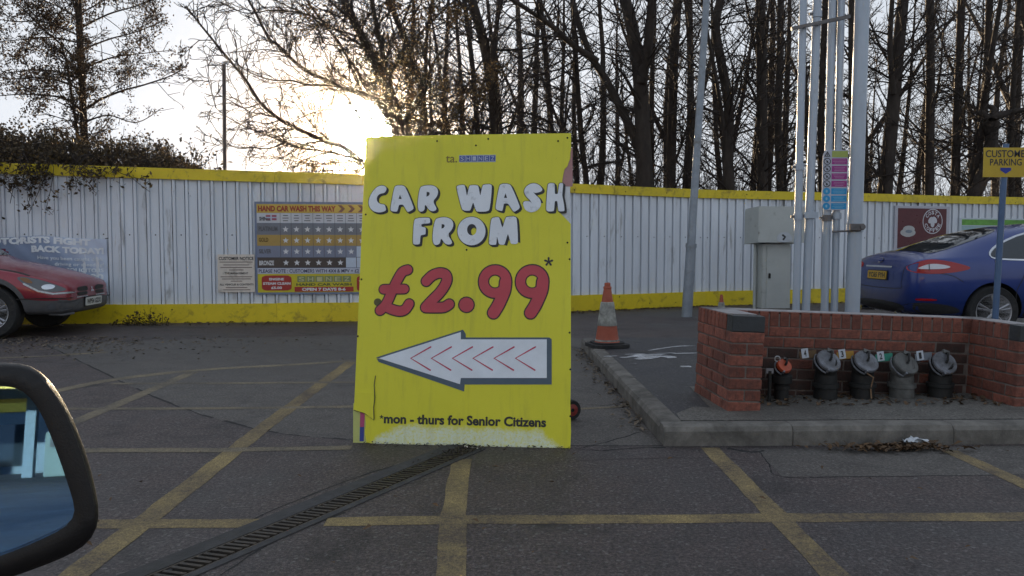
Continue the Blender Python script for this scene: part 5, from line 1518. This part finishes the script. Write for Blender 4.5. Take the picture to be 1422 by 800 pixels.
b_.inputs['Base Color'].default_value = (.24, .50, .92, 1); b_.inputs['Metallic'].default_value = 1.0
v_ = objcoord(n_, l_)
l_.new(ramp(n_, l_, noise(n_, l_, 30, 6, .7, v_), [(.4, .008), (.75, .03)]), b_.inputs['Roughness'])
gl = [p.lerp(cen, .0) for p in inl]
part('mirror_glass', M().poly([[(p.x, p.y) for p in gl]], -.010), m_mir, wm)
part('mounting_arm', M().tube([(cen.x - .06, cen.y - .05, -.05), (cen.x - .16, cen.y - .10, -.04), (cen.x - .26, cen.y - .13, -.02)], [.03, .032, .04], 14), m_house, wm, 40)

# ================================================================== the filling station behind the camera, seen in the mirrors
m_fas = mat('station_yellow', (.60, .36, .02), .5, var=.1)
m_wh = mat('station_white', (.09, .12, .145), .6, var=.1)
cn = thing('station_canopy', 'yellow edged filling station canopy behind the camera, seen in the wing mirror', 'canopy', (-8, -38, 0), R(6))
part('roof', M().box((0, 0, 3.95), (19.4, 9.4, .5)), m_wh, cn)
for y in (-4.75, 4.75): part('fascia', M().box((0, y, 3.95), (19.6, .1, .9)), m_fas, cn)
for x in (-9.75, 9.75): part('fascia', M().box((x, 0, 3.95), (.1, 9.4, .9)), m_fas, cn)
for x in (-6, 0, 6): part('column', M().box((x, 0, 1.85), (.4, .4, 3.7)), m_wh, cn)
for x in (-6, 0, 6):
    pm_ = thing('fuel_pump', 'fuel pump %s under the canopy behind the camera' % {-6: 'farthest left', 0: 'in the middle', 6: 'farthest right'}[x], 'fuel pump', tuple(parent_matrix(cn) @ Vector((x + 1.2, 0, 0))), R(6), 'fuel pumps under the canopy')
    part('casing', M().box((0, 0, .95), (1.1, .55, 1.9), bev=.03), plain('pump_green', (.03, .06, .05), .5), pm_)
    part('display', M().box((0, .285, 1.45), (.7, .02, .4)), m_dark, pm_)
    part('hose', M().tube([(.58, 0, 1.6), (.72, 0, 1.0), (.66, 0, .4), (.58, 0, .9)], .025, 6), m_black, pm_)
sb = thing('shop_building', 'pale shop building behind the filling station canopy, seen only in the wing mirror', 'building', (-9, -50, 0), R(6))
part('wall', M().box((0, 0, 1.9), (22, 6, 3.8)), m_wh, sb)
part('roof_band', M().box((0, 3.02, 3.6), (22.2, .1, .7)), m_fas, sb)
for x in (-8, -4.8, -1.6, 4.8, 8): part('window', M().box((x, 3.02, 1.5), (2.6, .08, 2.2)), m_glass, sb)
part('window_poster', M().box((-4.8, 3.08, 1.1), (1.6, .04, 1.0)), plain('green_poster', (.10, .30, .10), .5), sb)
part('door', M().box((1.6, 3.03, 1.15), (1.8, .1, 2.3)), m_glass, sb)
# ================================================================== trees
m_bark = mat('bark', (.034, .025, .020), .9, var=.45, scale=7, bmp=.7, bscale=30, stretch=(1, 1, .35))
m_twig = mat('twig', (.028, .020, .017), .9, var=.35, scale=9)
def leaf_material(name, a, b_):
    m, n, l, b = newmat(name)
    oi = n.new('ShaderNodeNewGeometry')
    c = ramp(n, l, oi.outputs['Random Per Island'], [(0, a), (.7, b_), (1, tuple(min(1, x * 2.2) for x in b_))])
    l.new(c, b.inputs['Base Color']); b.inputs['Roughness'].default_value = .7
    tr = n.new('ShaderNodeBsdfTranslucent'); l.new(c, tr.inputs['Color'])
    mx = n.new('ShaderNodeMixShader'); mx.inputs[0].default_value = .15
    l.new(b.outputs[0], mx.inputs[1]); l.new(tr.outputs[0], mx.inputs[2])
    l.new(mx.outputs[0], n['Material Output'].inputs['Surface'])
    return m
m_lf_dark = leaf_material('alder_leaf', (.022, .014, .008), (.055, .032, .014))
m_lf_gold = leaf_material('autumn_leaf', (.055, .030, .011), (.11, .065, .020))
m_lf_bush = leaf_material('bramble_leaf', (.025, .017, .007), (.065, .042, .016))

class Tubes:
    """many tapered tubes in one mesh, built with numpy"""
    def __init__(s): s.V, s.F, s.n = [], [], 0
    def add(s, P, Rd, sides):
        P = np.asarray(P, float); k = len(P)
        T = np.gradient(P, axis=0); T /= np.linalg.norm(T, axis=1)[:, None] + 1e-9
        ref = np.array([0.31, .17, .93]) if abs(T[0, 2]) < .8 else np.array([.95, .2, .1])
        A = np.cross(T, ref); A /= np.linalg.norm(A, axis=1)[:, None] + 1e-9
        B = np.cross(T, A)
        an = np.arange(sides) * 2 * np.pi / sides
        ring = P[:, None, :] + (A[:, None, :] * np.cos(an)[None, :, None] + B[:, None, :] * np.sin(an)[None, :, None]) * np.asarray(Rd, float)[:, None, None]
        s.V.append(ring.reshape(-1, 3))
        i, j = np.meshgrid(np.arange(k - 1), np.arange(sides), indexing='ij'); j2 = (j + 1) % sides
        s.F.append((np.stack([i * sides + j, i * sides + j2, (i + 1) * sides + j2, (i + 1) * sides + j], -1).reshape(-1, 4)) + s.n)
        s.n += k * sides
    def mesh(s, name, material):
        V_ = np.concatenate(s.V).astype(np.float32); F_ = np.concatenate(s.F).astype(np.int32)
        me = bpy.data.meshes.new(name)
        me.vertices.add(len(V_)); me.vertices.foreach_set('co', V_.ravel())
        me.loops.add(F_.size); me.loops.foreach_set('vertex_index', F_.ravel())
        me.polygons.add(len(F_)); me.polygons.foreach_set('loop_start', np.arange(len(F_), dtype=np.int32) * 4)
        me.update(calc_edges=True)
        me.shade_smooth(); me.materials.append(material)
        return me

nr = np.random.default_rng(11)
RMIN = .0062
def unit(v): return v / (np.linalg.norm(v) + 1e-9)
def wander(p, d, L, n, wob, lift):
    P = [np.array(p, float)]; d = unit(np.array(d, float))
    for _ in range(n):
        d = unit(d + nr.normal(0, wob, 3) + np.array([0, 0, lift]))
        P.append(P[-1] + d * (L / n))
    return np.array(P)
def sprout(tb, P, Rd, level, spec, tips=None):
    """side branches along a branch; spec = list per level of (count per metre, length ratio range, angle, lift, wobble)"""
    if level >= len(spec): return
    dens, lr, ang, lift, wob, sides, npt, t0 = spec[level]
    seg = np.linalg.norm(np.diff(P, axis=0), axis=1); L = seg.sum()
    n = nr.poisson(dens * L * (1 - t0))
    for _ in range(n):
        t = t0 + (1 - t0) * nr.random() ** .9
        x = t * (len(P) - 1); i = min(int(x), len(P) - 2); f = x - i
        p = P[i] * (1 - f) + P[i + 1] * f; r = Rd[i] * (1 - f) + Rd[i + 1] * f
        tan = unit(P[i + 1] - P[i])
        side = unit(np.cross(tan, nr.normal(0, 1, 3)))
        a = math.radians(nr.normal(ang, 10))
        d = tan * math.cos(a) + side * math.sin(a)
        ln = nr.uniform(*lr) * (L if level else 1.0) * (1.15 - .7 * t)
        Q = wander(p, d, ln, npt, wob, lift)
        r0 = min(r * .55, .012 * ln + .004); r0 = max(r0, RMIN)
        Rq = np.linspace(r0, max(RMIN * .62, r0 * .35), npt + 1)
        tb.add(Q, Rq, sides)
        if tips is not None and level == len(spec) - 1: tips.append(Q)
        sprout(tb, Q, Rq, level + 1, spec, tips)
def leaves(tips, n, size, jitter, flat=.4, tmin=.2):
    V_, F_ = [], []
    for _ in range(n):
        Q = tips[nr.integers(len(tips))]
        x = nr.uniform(tmin, 1) * (len(Q) - 1); i = min(int(x), len(Q) - 2); f = x - i
        p = Q[i] * (1 - f) + Q[i + 1] * f + nr.normal(0, jitter, 3)
        s = size * nr.uniform(.5, 1.3)
        u = unit(nr.normal(0, 1, 3)) * s; v = unit(np.cross(u, nr.normal(0, 1, 3))) * s * .45
        o = len(V_)
        V_ += [p - u * .6, p + v, p + u, p - v]
        F_ += [(o, o + 1, o + 2), (o, o + 2, o + 3)]
    m = M(); m.v = [tuple(q) for q in V_]; m.f = F_
    return m
SP_ALDER = [(5.0, (.7, 2.4), 62, .06, .14, 4, 6, .08), (4.6, (.20, .50), 45, .07, .22, 3, 4, .15), (4.6, (.3, .7), 42, .05, .22, 3, 3, .1)]
SP_SPREAD = [(7.5, (.4, 1.5), 42, .02, .20, 4, 6, .08), (6.0, (.25, .6), 40, -.01, .25, 3, 5, .1), (5.0, (.3, .6), 38, -.01, .25, 3, 4, .1)]
def limb3(pts, Y, dY, r0, r1, ground=False):
    """a limb through picture points at depth Y..Y+dY, turned into a smooth line in space"""
    w = [np.array(V(x, y, Y + dY * k / max(1, len(pts) - 1))) for k, (x, y) in enumerate(pts)]
    if ground: w = [np.array([w[0][0] - .02, Y, -.05])] + w
    P = np.array([np.array(q) for q in smooth_path([Vector(q) for q in w], 5)])
    return P, np.linspace(r0, r1, len(P))
def tree(name, label, Y, trunks, limbs, spec=SP_ALDER, leaf=None, group='trees behind the fence', up=7.0, cat='tree'):
    """trunks/limbs: (picture points, depth drift, radius px start, radius px end)"""
    base = V(trunks[0][0][0][0], 343, Y); base = Vector((base.x, Y, 0))
    t = thing(name, label, cat, tuple(base), 0, group)
    u = Y / FPX; tb, cr, tips = Tubes(), Tubes(), []
    off = np.array(base)
    for pts, dY, a, b in trunks:
        P, Rd = limb3(pts, Y, dY, a * u, b * u, True)
        if pts[-1][1] <= 2 and up:          # the trunk goes on above the picture
            d = unit(P[-1] - P[-4]); E_ = wander(P[-1], d, up, 7, .05, .03)[1:]
            P = np.vstack([P, E_]); Rd = np.concatenate([Rd, np.linspace(b * u, .02, len(E_))])
        tb.add(P - off, Rd, 9); sprout(cr, P - off, Rd, 0, spec, tips)
    for pts, dY, a, b in limbs:
        P, Rd = limb3(pts, Y, dY, a * u, b * u)
        if pts[-1][1] <= 2 and up:
            d = unit(P[-1] - P[-4]); E_ = wander(P[-1], d, up * .4, 5, .08, .03)[1:]
            P = np.vstack([P, E_]); Rd = np.concatenate([Rd, np.linspace(b * u, .012, len(E_))])
        tb.add(P - off, Rd, 7); sprout(cr, P - off, Rd, 0, spec, tips)
    link('trunk', tb.mesh('trunk', m_bark), t)
    link('crown', cr.mesh('crown', m_twig), t)
    if leaf:
        n, size, jit, lm = leaf
        link('foliage', leaves(tips, n, size, jit).mesh('foliage', lm), t, kind='stuff')
    return t

# left tree with a straight trunk and small clinging leaves
SP_LEFT = [(7.0, (.4, 1.1), 55, .03, .14, 3, 6, .06), (7.5, (.25, .6), 45, .02, .2, 3, 4, .1), (6, (.3, .6), 42, .02, .2, 3, 3, .1)]
tree('alder_tree', 'upright tree full of tiny dark leaves, its trunk rising from the bramble', 14.5,
     [([(119, 240), (117, 186), (114, 120), (111, 60), (109, 0)], .2, 5.2, 4.2), ([(112, 240), (106, 177), (99, 130), (93, 90), (85, 62)], -.4, 2.6, 1.2)],
     [([(121, 150), (140, 138), (170, 126), (200, 118), (240, 104), (262, 88)], -.6, 2.0, .5), ([(115, 95), (140, 85), (165, 78), (200, 74), (235, 70)], .8, 1.6, .4),
      ([(117, 158), (95, 140), (70, 133), (30, 131), (-10, 134)], -.8, 1.8, .5), ([(112, 90), (85, 62), (60, 40), (35, 15), (20, 0)], .9, 1.8, .7),
      ([(113, 110), (80, 100), (50, 97), (20, 100), (-20, 105)], .5, 1.6, .4), ([(110, 40), (150, 20), (190, 8), (215, -4)], -.5, 1.5, .5), ([(110, 28), (90, 14), (65, 2)], .4, 1.6, .6),
      ([(112, 70), (150, 55), (190, 44), (230, 28)], -.9, 1.4, .4), ([(114, 125), (80, 112), (40, 108), (0, 112)], -1.2, 1.5, .4), ([(109, 20), (135, 6), (160, -8)], .2, 1.3, .5), ([(112, 60), (70, 52), (30, 55), (-20, 60)], 1.0, 1.4, .4), ([(111, 50), (60, 30), (20, 30), (-30, 22)], -.5, 1.4, .4),
      ([(118, 170), (150, 160), (190, 170), (225, 150)], .6, 1.3, .4)],
     SP_LEFT, (24000, .030, .06, m_lf_dark), up=5)
# broad tree in front of the sun: limbs sweeping out to the left
RMIN = .0085
tree('spreading_tree', 'broad bare tree by the low sun with limbs sweeping left over the fence', 17.0,
     [([(556, 240), (552, 186), (541, 135), (524, 92), (500, 45), (478, 0)], .3, 8.5, 5.5), ([(560, 240), (556, 170), (540, 110), (528, 60), (516, 0)], -.5, 4.5, 3)],
     [([(556, 246), (540, 238), (506, 226), (478, 205), (452, 196), (420, 182), (389, 166), (362, 143), (341, 111), (314, 78), (278, 34), (258, 8)], -1.5, 4.6, .9),
      ([(547, 162), (530, 146), (500, 131), (474, 120), (452, 111), (425, 98), (404, 81), (385, 62), (374, 54), (356, 20), (344, -2)], .9, 4.2, 1.6),
      ([(546, 150), (528, 136), (494, 126), (462, 119), (428, 118), (405, 112), (377, 111), (344, 99), (320, 80)], -.6, 2.6, .5),
      ([(556, 244), (535, 236), (482, 217), (450, 210), (420, 206), (395, 198), (372, 188), (350, 180), (320, 165), (300, 150)], 1.0, 2.6, .5),
      ([(395, 198), (375, 206), (350, 205), (330, 206), (310, 195)], .3, 1.2, .4), ([(550, 175), (520, 166), (486, 160), (455, 152), (425, 160), (400, 175), (375, 190)], -1.2, 1.6, .4),
      ([(526, 90), (518, 80), (500, 62), (480, 50), (450, 30), (420, 18), (385, 2)], 1.4, 2.6, .9), ([(510, 66), (490, 30), (470, 12), (455, -2)], -.9, 2.6, 1.4),
      ([(540, 150), (505, 130), (490, 100), (478, 70), (460, 45), (435, 25), (410, 0)], .5, 2.2, .9), ([(550, 186), (575, 150), (590, 110), (592, 60), (600, 0)], .9, 3.4, 2.2), ([(570, 160), (590, 130), (600, 90), (625, 60), (650, 40)], -.9, 2.2, .8),
      ([(540, 110), (560, 70), (590, 40), (620, 10), (640, -4)], .6, 2.4, 1.0), ([(300, 150), (292, 120), (285, 90)], -.2, .9, .3), ([(556, 240), (520, 228), (490, 200), (470, 170), (455, 140)], .5, 1.5, .4), ([(556, 242), (515, 232), (480, 222), (440, 228), (400, 222), (360, 212)], .9, 1.6, .4),
      ([(554, 236), (525, 222), (505, 190), (498, 160), (480, 130), (470, 100)], -.7, 1.6, .4), ([(470, 203), (440, 180), (415, 150), (400, 130)], .3, 1.5, .4), ([(452, 196), (425, 200), (400, 215), (380, 225)], -.4, 1.3, .4), ([(425, 98), (420, 75), (405, 50), (400, 30)], .5, 1.3, .4),
      ([(389, 166), (370, 172), (345, 168), (322, 180)], .5, 1.1, .3), ([(341, 111), (330, 90), (328, 60), (318, 40)], -.5, 1.1, .3), ([(314, 78), (300, 75), (285, 62)], .3, .9, .3), ([(404, 81), (395, 50), (380, 25)], .7, 1.2, .4), ([(362, 143), (340, 150), (320, 140), (298, 128)], .3, 1.1, .3), ([(420, 18), (380, 14), (340, 18), (300, 0)], .2, 1.3, .4)],
     SP_SPREAD, None, up=6)
RMIN = .0062
lt = Tubes(); tips_ = []
u = 17.2 / FPX
for pts in ([(530, 90), (505, 60), (470, 40)], [(540, 60), (560, 40), (590, 50)], [(520, 40), (545, 15), (580, 0)], [(556, 120), (585, 105), (615, 110)], [(560, 150), (590, 150), (620, 160)], [(480, 30), (455, 15), (430, 12)], [(600, 40), (625, 30), (655, 40)], [(545, 90), (580, 75), (610, 70)], [(560, 20), (600, 10), (640, 12)], [(450, 60), (440, 40), (425, 35)], [(610, 140), (640, 130), (660, 120)]):
    P, Rd = limb3(pts, 17.2, nr.uniform(-1.5, 1.5), 1.4 * u, .5 * u)
    lt.add(P, Rd, 4); sprout(lt, P, Rd, 0, [(5, (.3, .9), 50, 0, .2, 3, 4, .1), (5, (.3, .6), 45, 0, .25, 3, 3, .1)], tips_)
o = thing('oak_tree', 'half hidden tree whose brown and gold leaves cluster high behind the big yellow board', 'tree', (0, 0, 0), 0, 'trees behind the fence')
P, Rd = limb3([(585, 240), (590, 186), (586, 130), (578, 99), (562, 55), (548, 20), (540, 0)], 17.8, .3, 6 * u, 4 * u, True)
E_ = wander(P[-1], (0, .1, 1), 6, 6, .08, .03)[1:]; P2_ = np.vstack([P, E_]); R2_ = np.concatenate([Rd, np.linspace(4 * u, .02, 6)])
o.location = (float(P[0][0]), float(P[0][1]), 0); off = np.array(o.location)
tk = Tubes(); tk.add(P2_ - off, R2_, 9); sprout(lt, P2_, R2_, 0, SP_ALDER, tips_)
link('trunk', tk.mesh('trunk', m_bark), o)
lt.V = [v - off for v in lt.V]; tips_ = [q - off for q in tips_]
link('crown', lt.mesh('crown', m_twig), o)
link('foliage', leaves(tips_, 9500, .042, .10).mesh('foliage', m_lf_gold), o, kind='stuff')

# straggling shrub whose leafy tips show just over the fence below the sun
p = V(470, 343, 14.2); sh_ = thing('shrub', 'thin leafy shrub peeping over the fence below the sun, left of the yellow board', 'bush', (p.x, 14.2, 0))
cr, tips_ = Tubes(), []
for _ in range(60):
    P = wander((nr.normal(0, .12), nr.normal(0, .2), 0), (nr.normal(0, .16), nr.normal(0, .15), 1), nr.uniform(2.1, 2.95), 6, .08, .02)
    cr.add(P, np.linspace(.012, .005, 7), 4); sprout(cr, P, np.linspace(.012, .005, 7), 0, [(3.5, (.15, .4), 45, .02, .2, 3, 4, .6)], tips_)
link('branches', cr.mesh('branches', m_twig), sh_)
link('foliage', leaves(tips_, 800, .05, .04).mesh('foliage', m_lf_gold), sh_, kind='stuff')

# trunks behind and right of the board
LABS = [
 ('twin trunked dark tree directly above the middle of the yellow board', 18.5, [([(694, 250), (689, 190), (684, 130), (672, 60), (655, 0)], .3, 8.5, 6.5), ([(668, 250), (664, 190), (657, 100), (645, 0)], -.4, 4.5, 3.2)], [([(684, 95), (688, 50), (694, 0)], .5, 4.2, 3)], None),
 ('straight medium trunk above the right part of the yellow board', 20.0, [([(768, 250), (765, 180), (758, 80), (750, 0)], .2, 4.6, 3.6)], [([(764, 170), (735, 158), (700, 155), (660, 150)], -.5, 1.8, .5)], None),
 ('slim leaning trunk beside the right edge of the yellow board', 19.0, [([(815, 270), (808, 200), (800, 90), (795, 0)], .2, 4.4, 3.4)], [([(815, 200), (770, 185), (720, 172), (660, 168)], .7, 2.0, .6)], None),
 ('largest forked trunk, broad and dark, halfway between yellow board and lamp post', 17.5, [([(896, 280), (893, 200), (889, 115), (880, 50), (868, 0)], .3, 13, 8)], [([(891, 115), (900, 60), (905, 0)], -.4, 7.5, 5.5), ([(895, 236), (887, 205), (862, 150), (838, 105), (822, 80), (806, 40), (795, 0)], 1.0, 7, 4), ([(830, 85), (795, 62), (765, 35), (735, 15), (705, -4)], -.8, 4.6, 2.4), ([(822, 78), (780, 52), (760, 20), (745, -6)], .3, 3, 1.6), ([(890, 150), (870, 110), (850, 85)], -.8, 3, 1.2)], None),
 ('tall straight trunk with a few yellow leaves just left of the lamp post', 19.0, [([(931, 280), (933, 180), (936, 80), (941, 0)], .2, 7.2, 6)], [([(932, 240), (950, 190), (965, 140), (985, 95)], .5, 2.2, .6)], (420, .05, .2, m_lf_gold)),
 ('leaning trunk just right of the lamp post', 18.0, [([(1013, 285), (1010, 215), (1012, 150), (1002, 90), (994, 40), (1000, 0)], .2, 8.5, 5.5)], [([(1012, 150), (1025, 110), (1042, 70), (1052, 40)], .7, 3.0, 1.0), ([(1008, 200), (998, 130), (985, 60), (975, 0)], -.6, 3.2, 1.8)], None),
 ('thick straight dark trunk rising directly above the grey cabinet', 18.5, [([(1058, 290), (1058, 170), (1057, 80), (1056, 0)], .1, 8.2, 6.6)], [([(1058, 160), (1042, 120), (1025, 100)], .4, 2.6, .8)], None),
 ('thin trunk between the cabinet and the first vent pipe', 19.5, [([(1084, 290), (1080, 170), (1083, 80), (1084, 0)], .1, 6.0, 4.6)], [], None),
 ('narrow trunk glimpsed between the vent pipes', 20.0, [([(1141, 290), (1140, 170), (1146, 0)], .1, 5.2, 4)], [], None),
 ('dark trunk largely hidden behind the thick steel pole', 19.5, [([(1189, 290), (1185, 170), (1184, 0)], .1, 7.6, 5.6)], [], None),
 ('stout curved trunk with a high fork right of the thick steel pole', 19.2, [([(1227, 290), (1231, 240), (1240, 150), (1247, 70), (1254, 0)], .3, 11, 7.5)], [([(1241, 130), (1236, 70), (1239, 0)], -.4, 4.4, 3), ([(1240, 120), (1262, 85), (1290, 50), (1320, 28)], .6, 2.4, .8), ([(1243, 100), (1220, 60), (1205, 20)], .4, 2.2, .9)], None),
 ('straight trunk above the coffee poster', 20.0, [([(1290, 295), (1291, 190), (1292, 90), (1291, 0)], .1, 6.8, 5.4)], [], None),
 ('straight trunk left of the forked leaning tree above the green sign', 20.5, [([(1326, 295), (1328, 190), (1332, 90), (1335, 0)], .1, 6.6, 5.0)], [([(1330, 130), (1300, 140), (1270, 150)], .4, 1.6, .5)], None),
 ('leaning forked tree crossing behind the customer parking sign', 20.2, [([(1349, 295), (1355, 230), (1364, 165), (1370, 110), (1374, 0)], .3, 7.5, 4.6)], [([(1366, 140), (1378, 70), (1390, 0)], -.4, 4.2, 3), ([(1362, 160), (1330, 130), (1300, 118), (1260, 125)], .6, 1.9, .6)], None),
 ('thin trunk at the right edge rising past the parking sign', 20.8, [([(1405, 295), (1404, 190), (1409, 90), (1415, 0)], .1, 4.4, 3.4)], [([(1404, 160), (1420, 152), (1450, 150)], .3, 1.6, .6)], None),
 ('trunk beyond the right edge, its branches reaching into view', 21, [([(1452, 295), (1455, 150), (1460, 0)], .1, 8, 6)], [([(1455, 120), (1430, 60), (1410, 0)], .4, 3, 1.4), ([(1455, 200), (1420, 185), (1385, 160)], -.4, 2.2, .8)], None),
]
for lab, Y, tr, lb, lf in LABS:
    tree('alder_tree', lab, Y, tr, lb, SP_ALDER, lf, up=8)
# snapped stump
Y = 19.9; u = Y / FPX
b = V(1362, 343, Y); so = thing('tree_stump', 'snapped dark tree trunk with a knobbly broken top behind the parking sign', 'tree trunk', (b.x, Y, 0), 0, 'trees behind the fence')
P, Rd = limb3([(1349, 290), (1360, 255), (1373, 220), (1377, 190), (1376, 168)], Y, .2, 10 * u, 8 * u, True)
Rd[-6:] = np.array([8, 8, 9, 10.5, 11, 6]) * u
tb = Tubes(); tb.add(P - np.array(so.location), Rd, 11)
for pts in ([(1372, 165), (1362, 157), (1358, 160)], [(1378, 166), (1380, 152), (1372, 148)], [(1376, 162), (1390, 160), (1400, 156), (1422, 152)]):
    Q, Rq = limb3(pts, Y, .1, 6 * u, 3 * u); tb.add(Q - np.array(so.location), Rq, 7)
link('trunk', tb.mesh('trunk', m_bark), so)

# woods farther back: a few grown trees copied about
protos = []
for k in range(5):
    tk, cr = Tubes(), Tubes()
    Hh = 11 + k
    P = wander((0, 0, -.05), (nr.normal(0, .04), nr.normal(0, .04), 1), Hh, 12, .035, .03); Rd = np.linspace(.13 + .015 * k, .02, 13)
    tk.add(P, Rd, 7); sprout(cr, P, Rd, 0, SP_ALDER)
    if k % 2 == 0:
        i = 4; Q = wander(P[i], (nr.normal(0, .35), nr.normal(0, .35), 1), Hh * .55, 8, .05, .04); Rq = np.linspace(Rd[i] * .7, .015, 9)
        tk.add(Q, Rq, 6); sprout(cr, Q, Rq, 0, SP_ALDER)
    protos.append((tk.mesh('trunk', m_bark), cr.mesh('crown', m_twig)))
k = 0
def far_tree(px, Y, sc):
    global k
    p = V(px, 343, Y)
    o = thing('woodland_tree', 'bare slender tree deeper in the wood behind the first row of trunks', 'tree', (p.x, Y, 0), nr.uniform(0, 6.28), 'bare trees of the wood behind')
    o.scale = (sc, sc, sc)
    a, b_ = protos[k % 5]; k += 1
    link('trunk', a, o); link('crown', b_, o)
for i in range(36):
    far_tree(lerp(655, 1445, (i + nr.uniform(-.4, .4)) / 35), nr.uniform(21, 33), nr.uniform(.75, 1.1))
for px in (600, 625, 640, 570): far_tree(px, nr.uniform(24, 32), .9)
# tangled undergrowth of shoots below the wood
ug = Tubes()
for _ in range(2300):
    px = 640 + 800 * nr.random() ** .85; Y = nr.uniform(19 if px < 1150 else 21, 30)
    p = V(px, 343, Y); h = abs(nr.normal(3.2, 1.1)) * (1.15 if px < 1000 else .85)
    P = wander((p.x, Y, 0), (nr.normal(0, .22), nr.normal(0, .22), 1), h, 6, .10, .03); Rd = np.linspace(.012, .004, 7)
    ug.add(P, Rd, 3); sprout(ug, P, Rd, 0, [(1.6, (.4, 1.2), 45, .02, .2, 3, 4, .25)])
link('undergrowth', ug.mesh('undergrowth', m_twig), kind='stuff', label='tangled bare shoots filling the wood behind the fence')
# bramble bush hanging over the left end of the fence
bb = V(110, 343, 12.6)
bu = thing('bramble_bush', 'dense brown bramble bush spilling over the top of the fence at far left', 'bush', (bb.x, 12.9, 0))
off = np.array(bu.location); cr = Tubes(); tips_ = []
def top_y(px):      # picture height of the bush outline
    return np.interp(px, [-120, 0, 40, 80, 120, 160, 200, 240, 262, 285], [150, 168, 170, 174, 178, 182, 186, 196, 206, 226])
for _ in range(900):
    px = -120 + 400 * nr.random(); Y = nr.uniform(12.15, 14.6)
    tp = V(px, top_y(px) + abs(nr.normal(0, 20)) + 4, Y)
    p0 = np.array([tp.x + nr.normal(0, .3), Y, 1.7]); d = np.array([tp.x, Y, tp.z]) - p0
    ln = np.linalg.norm(d) * nr.uniform(.85, 1.05)
    P = wander(p0, d, ln, 6, .13, .0); Rd = np.linspace(.010, .004, 7)
    cr.add(P - off, Rd, 4); sprout(cr, P - off, Rd, 0, [(4, (.2, .6), 50, -.02, .25, 3, 4, .2)], tips_)
for _ in range(22):     # stems arching over the fence and hanging in front of it
    px = nr.choice([nr.uniform(-40, 70), nr.uniform(20, 60), nr.uniform(100, 140), nr.uniform(150, 215)]); Yf = (S1.m @ Vector((0, 0, 0))).y
    q = V(px, 230, 11.6); yf = P1.y + (q.x - P1.x) * (P1.y - P0.y) / (P1.x - P0.x)
    z0 = ztop(q.x)
    drop = nr.uniform(.15, .75) if px < 75 else nr.uniform(.1, .38)
    pts = [Vector((q.x, yf + .6, z0 + .1)), Vector((q.x + nr.normal(0, .1), yf + .1, z0 + .18)), Vector((q.x + nr.normal(0, .15), yf - .14, z0 - .05)), Vector((q.x + nr.normal(0, .25), yf - .20, z0 - drop))]
    P = np.array([np.array(a) for a in smooth_path(pts, 4)]); Rd = np.linspace(.009, .004, len(P))
    cr.add(P - off, Rd, 4); sprout(cr, P - off, Rd, 0, [(7, (.15, .4), 50, -.03, .2, 3, 4, .3)], tips_)
link('branches', cr.mesh('branches', m_twig), bu)
link('foliage', leaves(tips_, 34000, .042, .05).mesh('foliage', m_lf_bush), bu, kind='stuff')
# weeds at the foot of the fence by the red car
wd = Tubes(); tips_ = []
for _ in range(26):
    p = G(nr.normal(212, 22), 452); 
    P = wander((p.x, p.y - .0, 0), (nr.normal(0, .5), -.3, .7), nr.uniform(.12, .35), 4, .2, -.05); wd.add(P, np.linspace(.006, .003, 5), 3); tips_.append(P)
link('weeds', wd.mesh('weeds', m_twig), kind='stuff', label='scruffy brown weed stems at the foot of the fence left of the notice')
link('weeds', leaves(tips_, 170, .03, .03).mesh('weeds', m_lf_bush), kind='stuff', label='small brown weed leaves at the foot of the fence left of the notice')
# ================================================================== added haze volume that imitates lens glare round the low sun
hv = bpy.data.materials.new('glare_haze'); hv.use_nodes = True
hn, hl_ = hv.node_tree.nodes, hv.node_tree.links
hn.remove(hn['Principled BSDF'])
pv = hn.new('ShaderNodeVolumePrincipled')
pv.inputs['Color'].default_value = (.96, .92, .88, 1); pv.inputs['Density'].default_value = HAZE_DENSITY; pv.inputs['Anisotropy'].default_value = .97
hl_.new(pv.outputs[0], hn['Material Output'].inputs['Volume'])
link('haze', M().box((0, 0, 13.5), (310, 310, 29)).mesh('haze', hv), kind='stuff', label='thin pale haze added through the whole place to imitate lens glare round the sun')
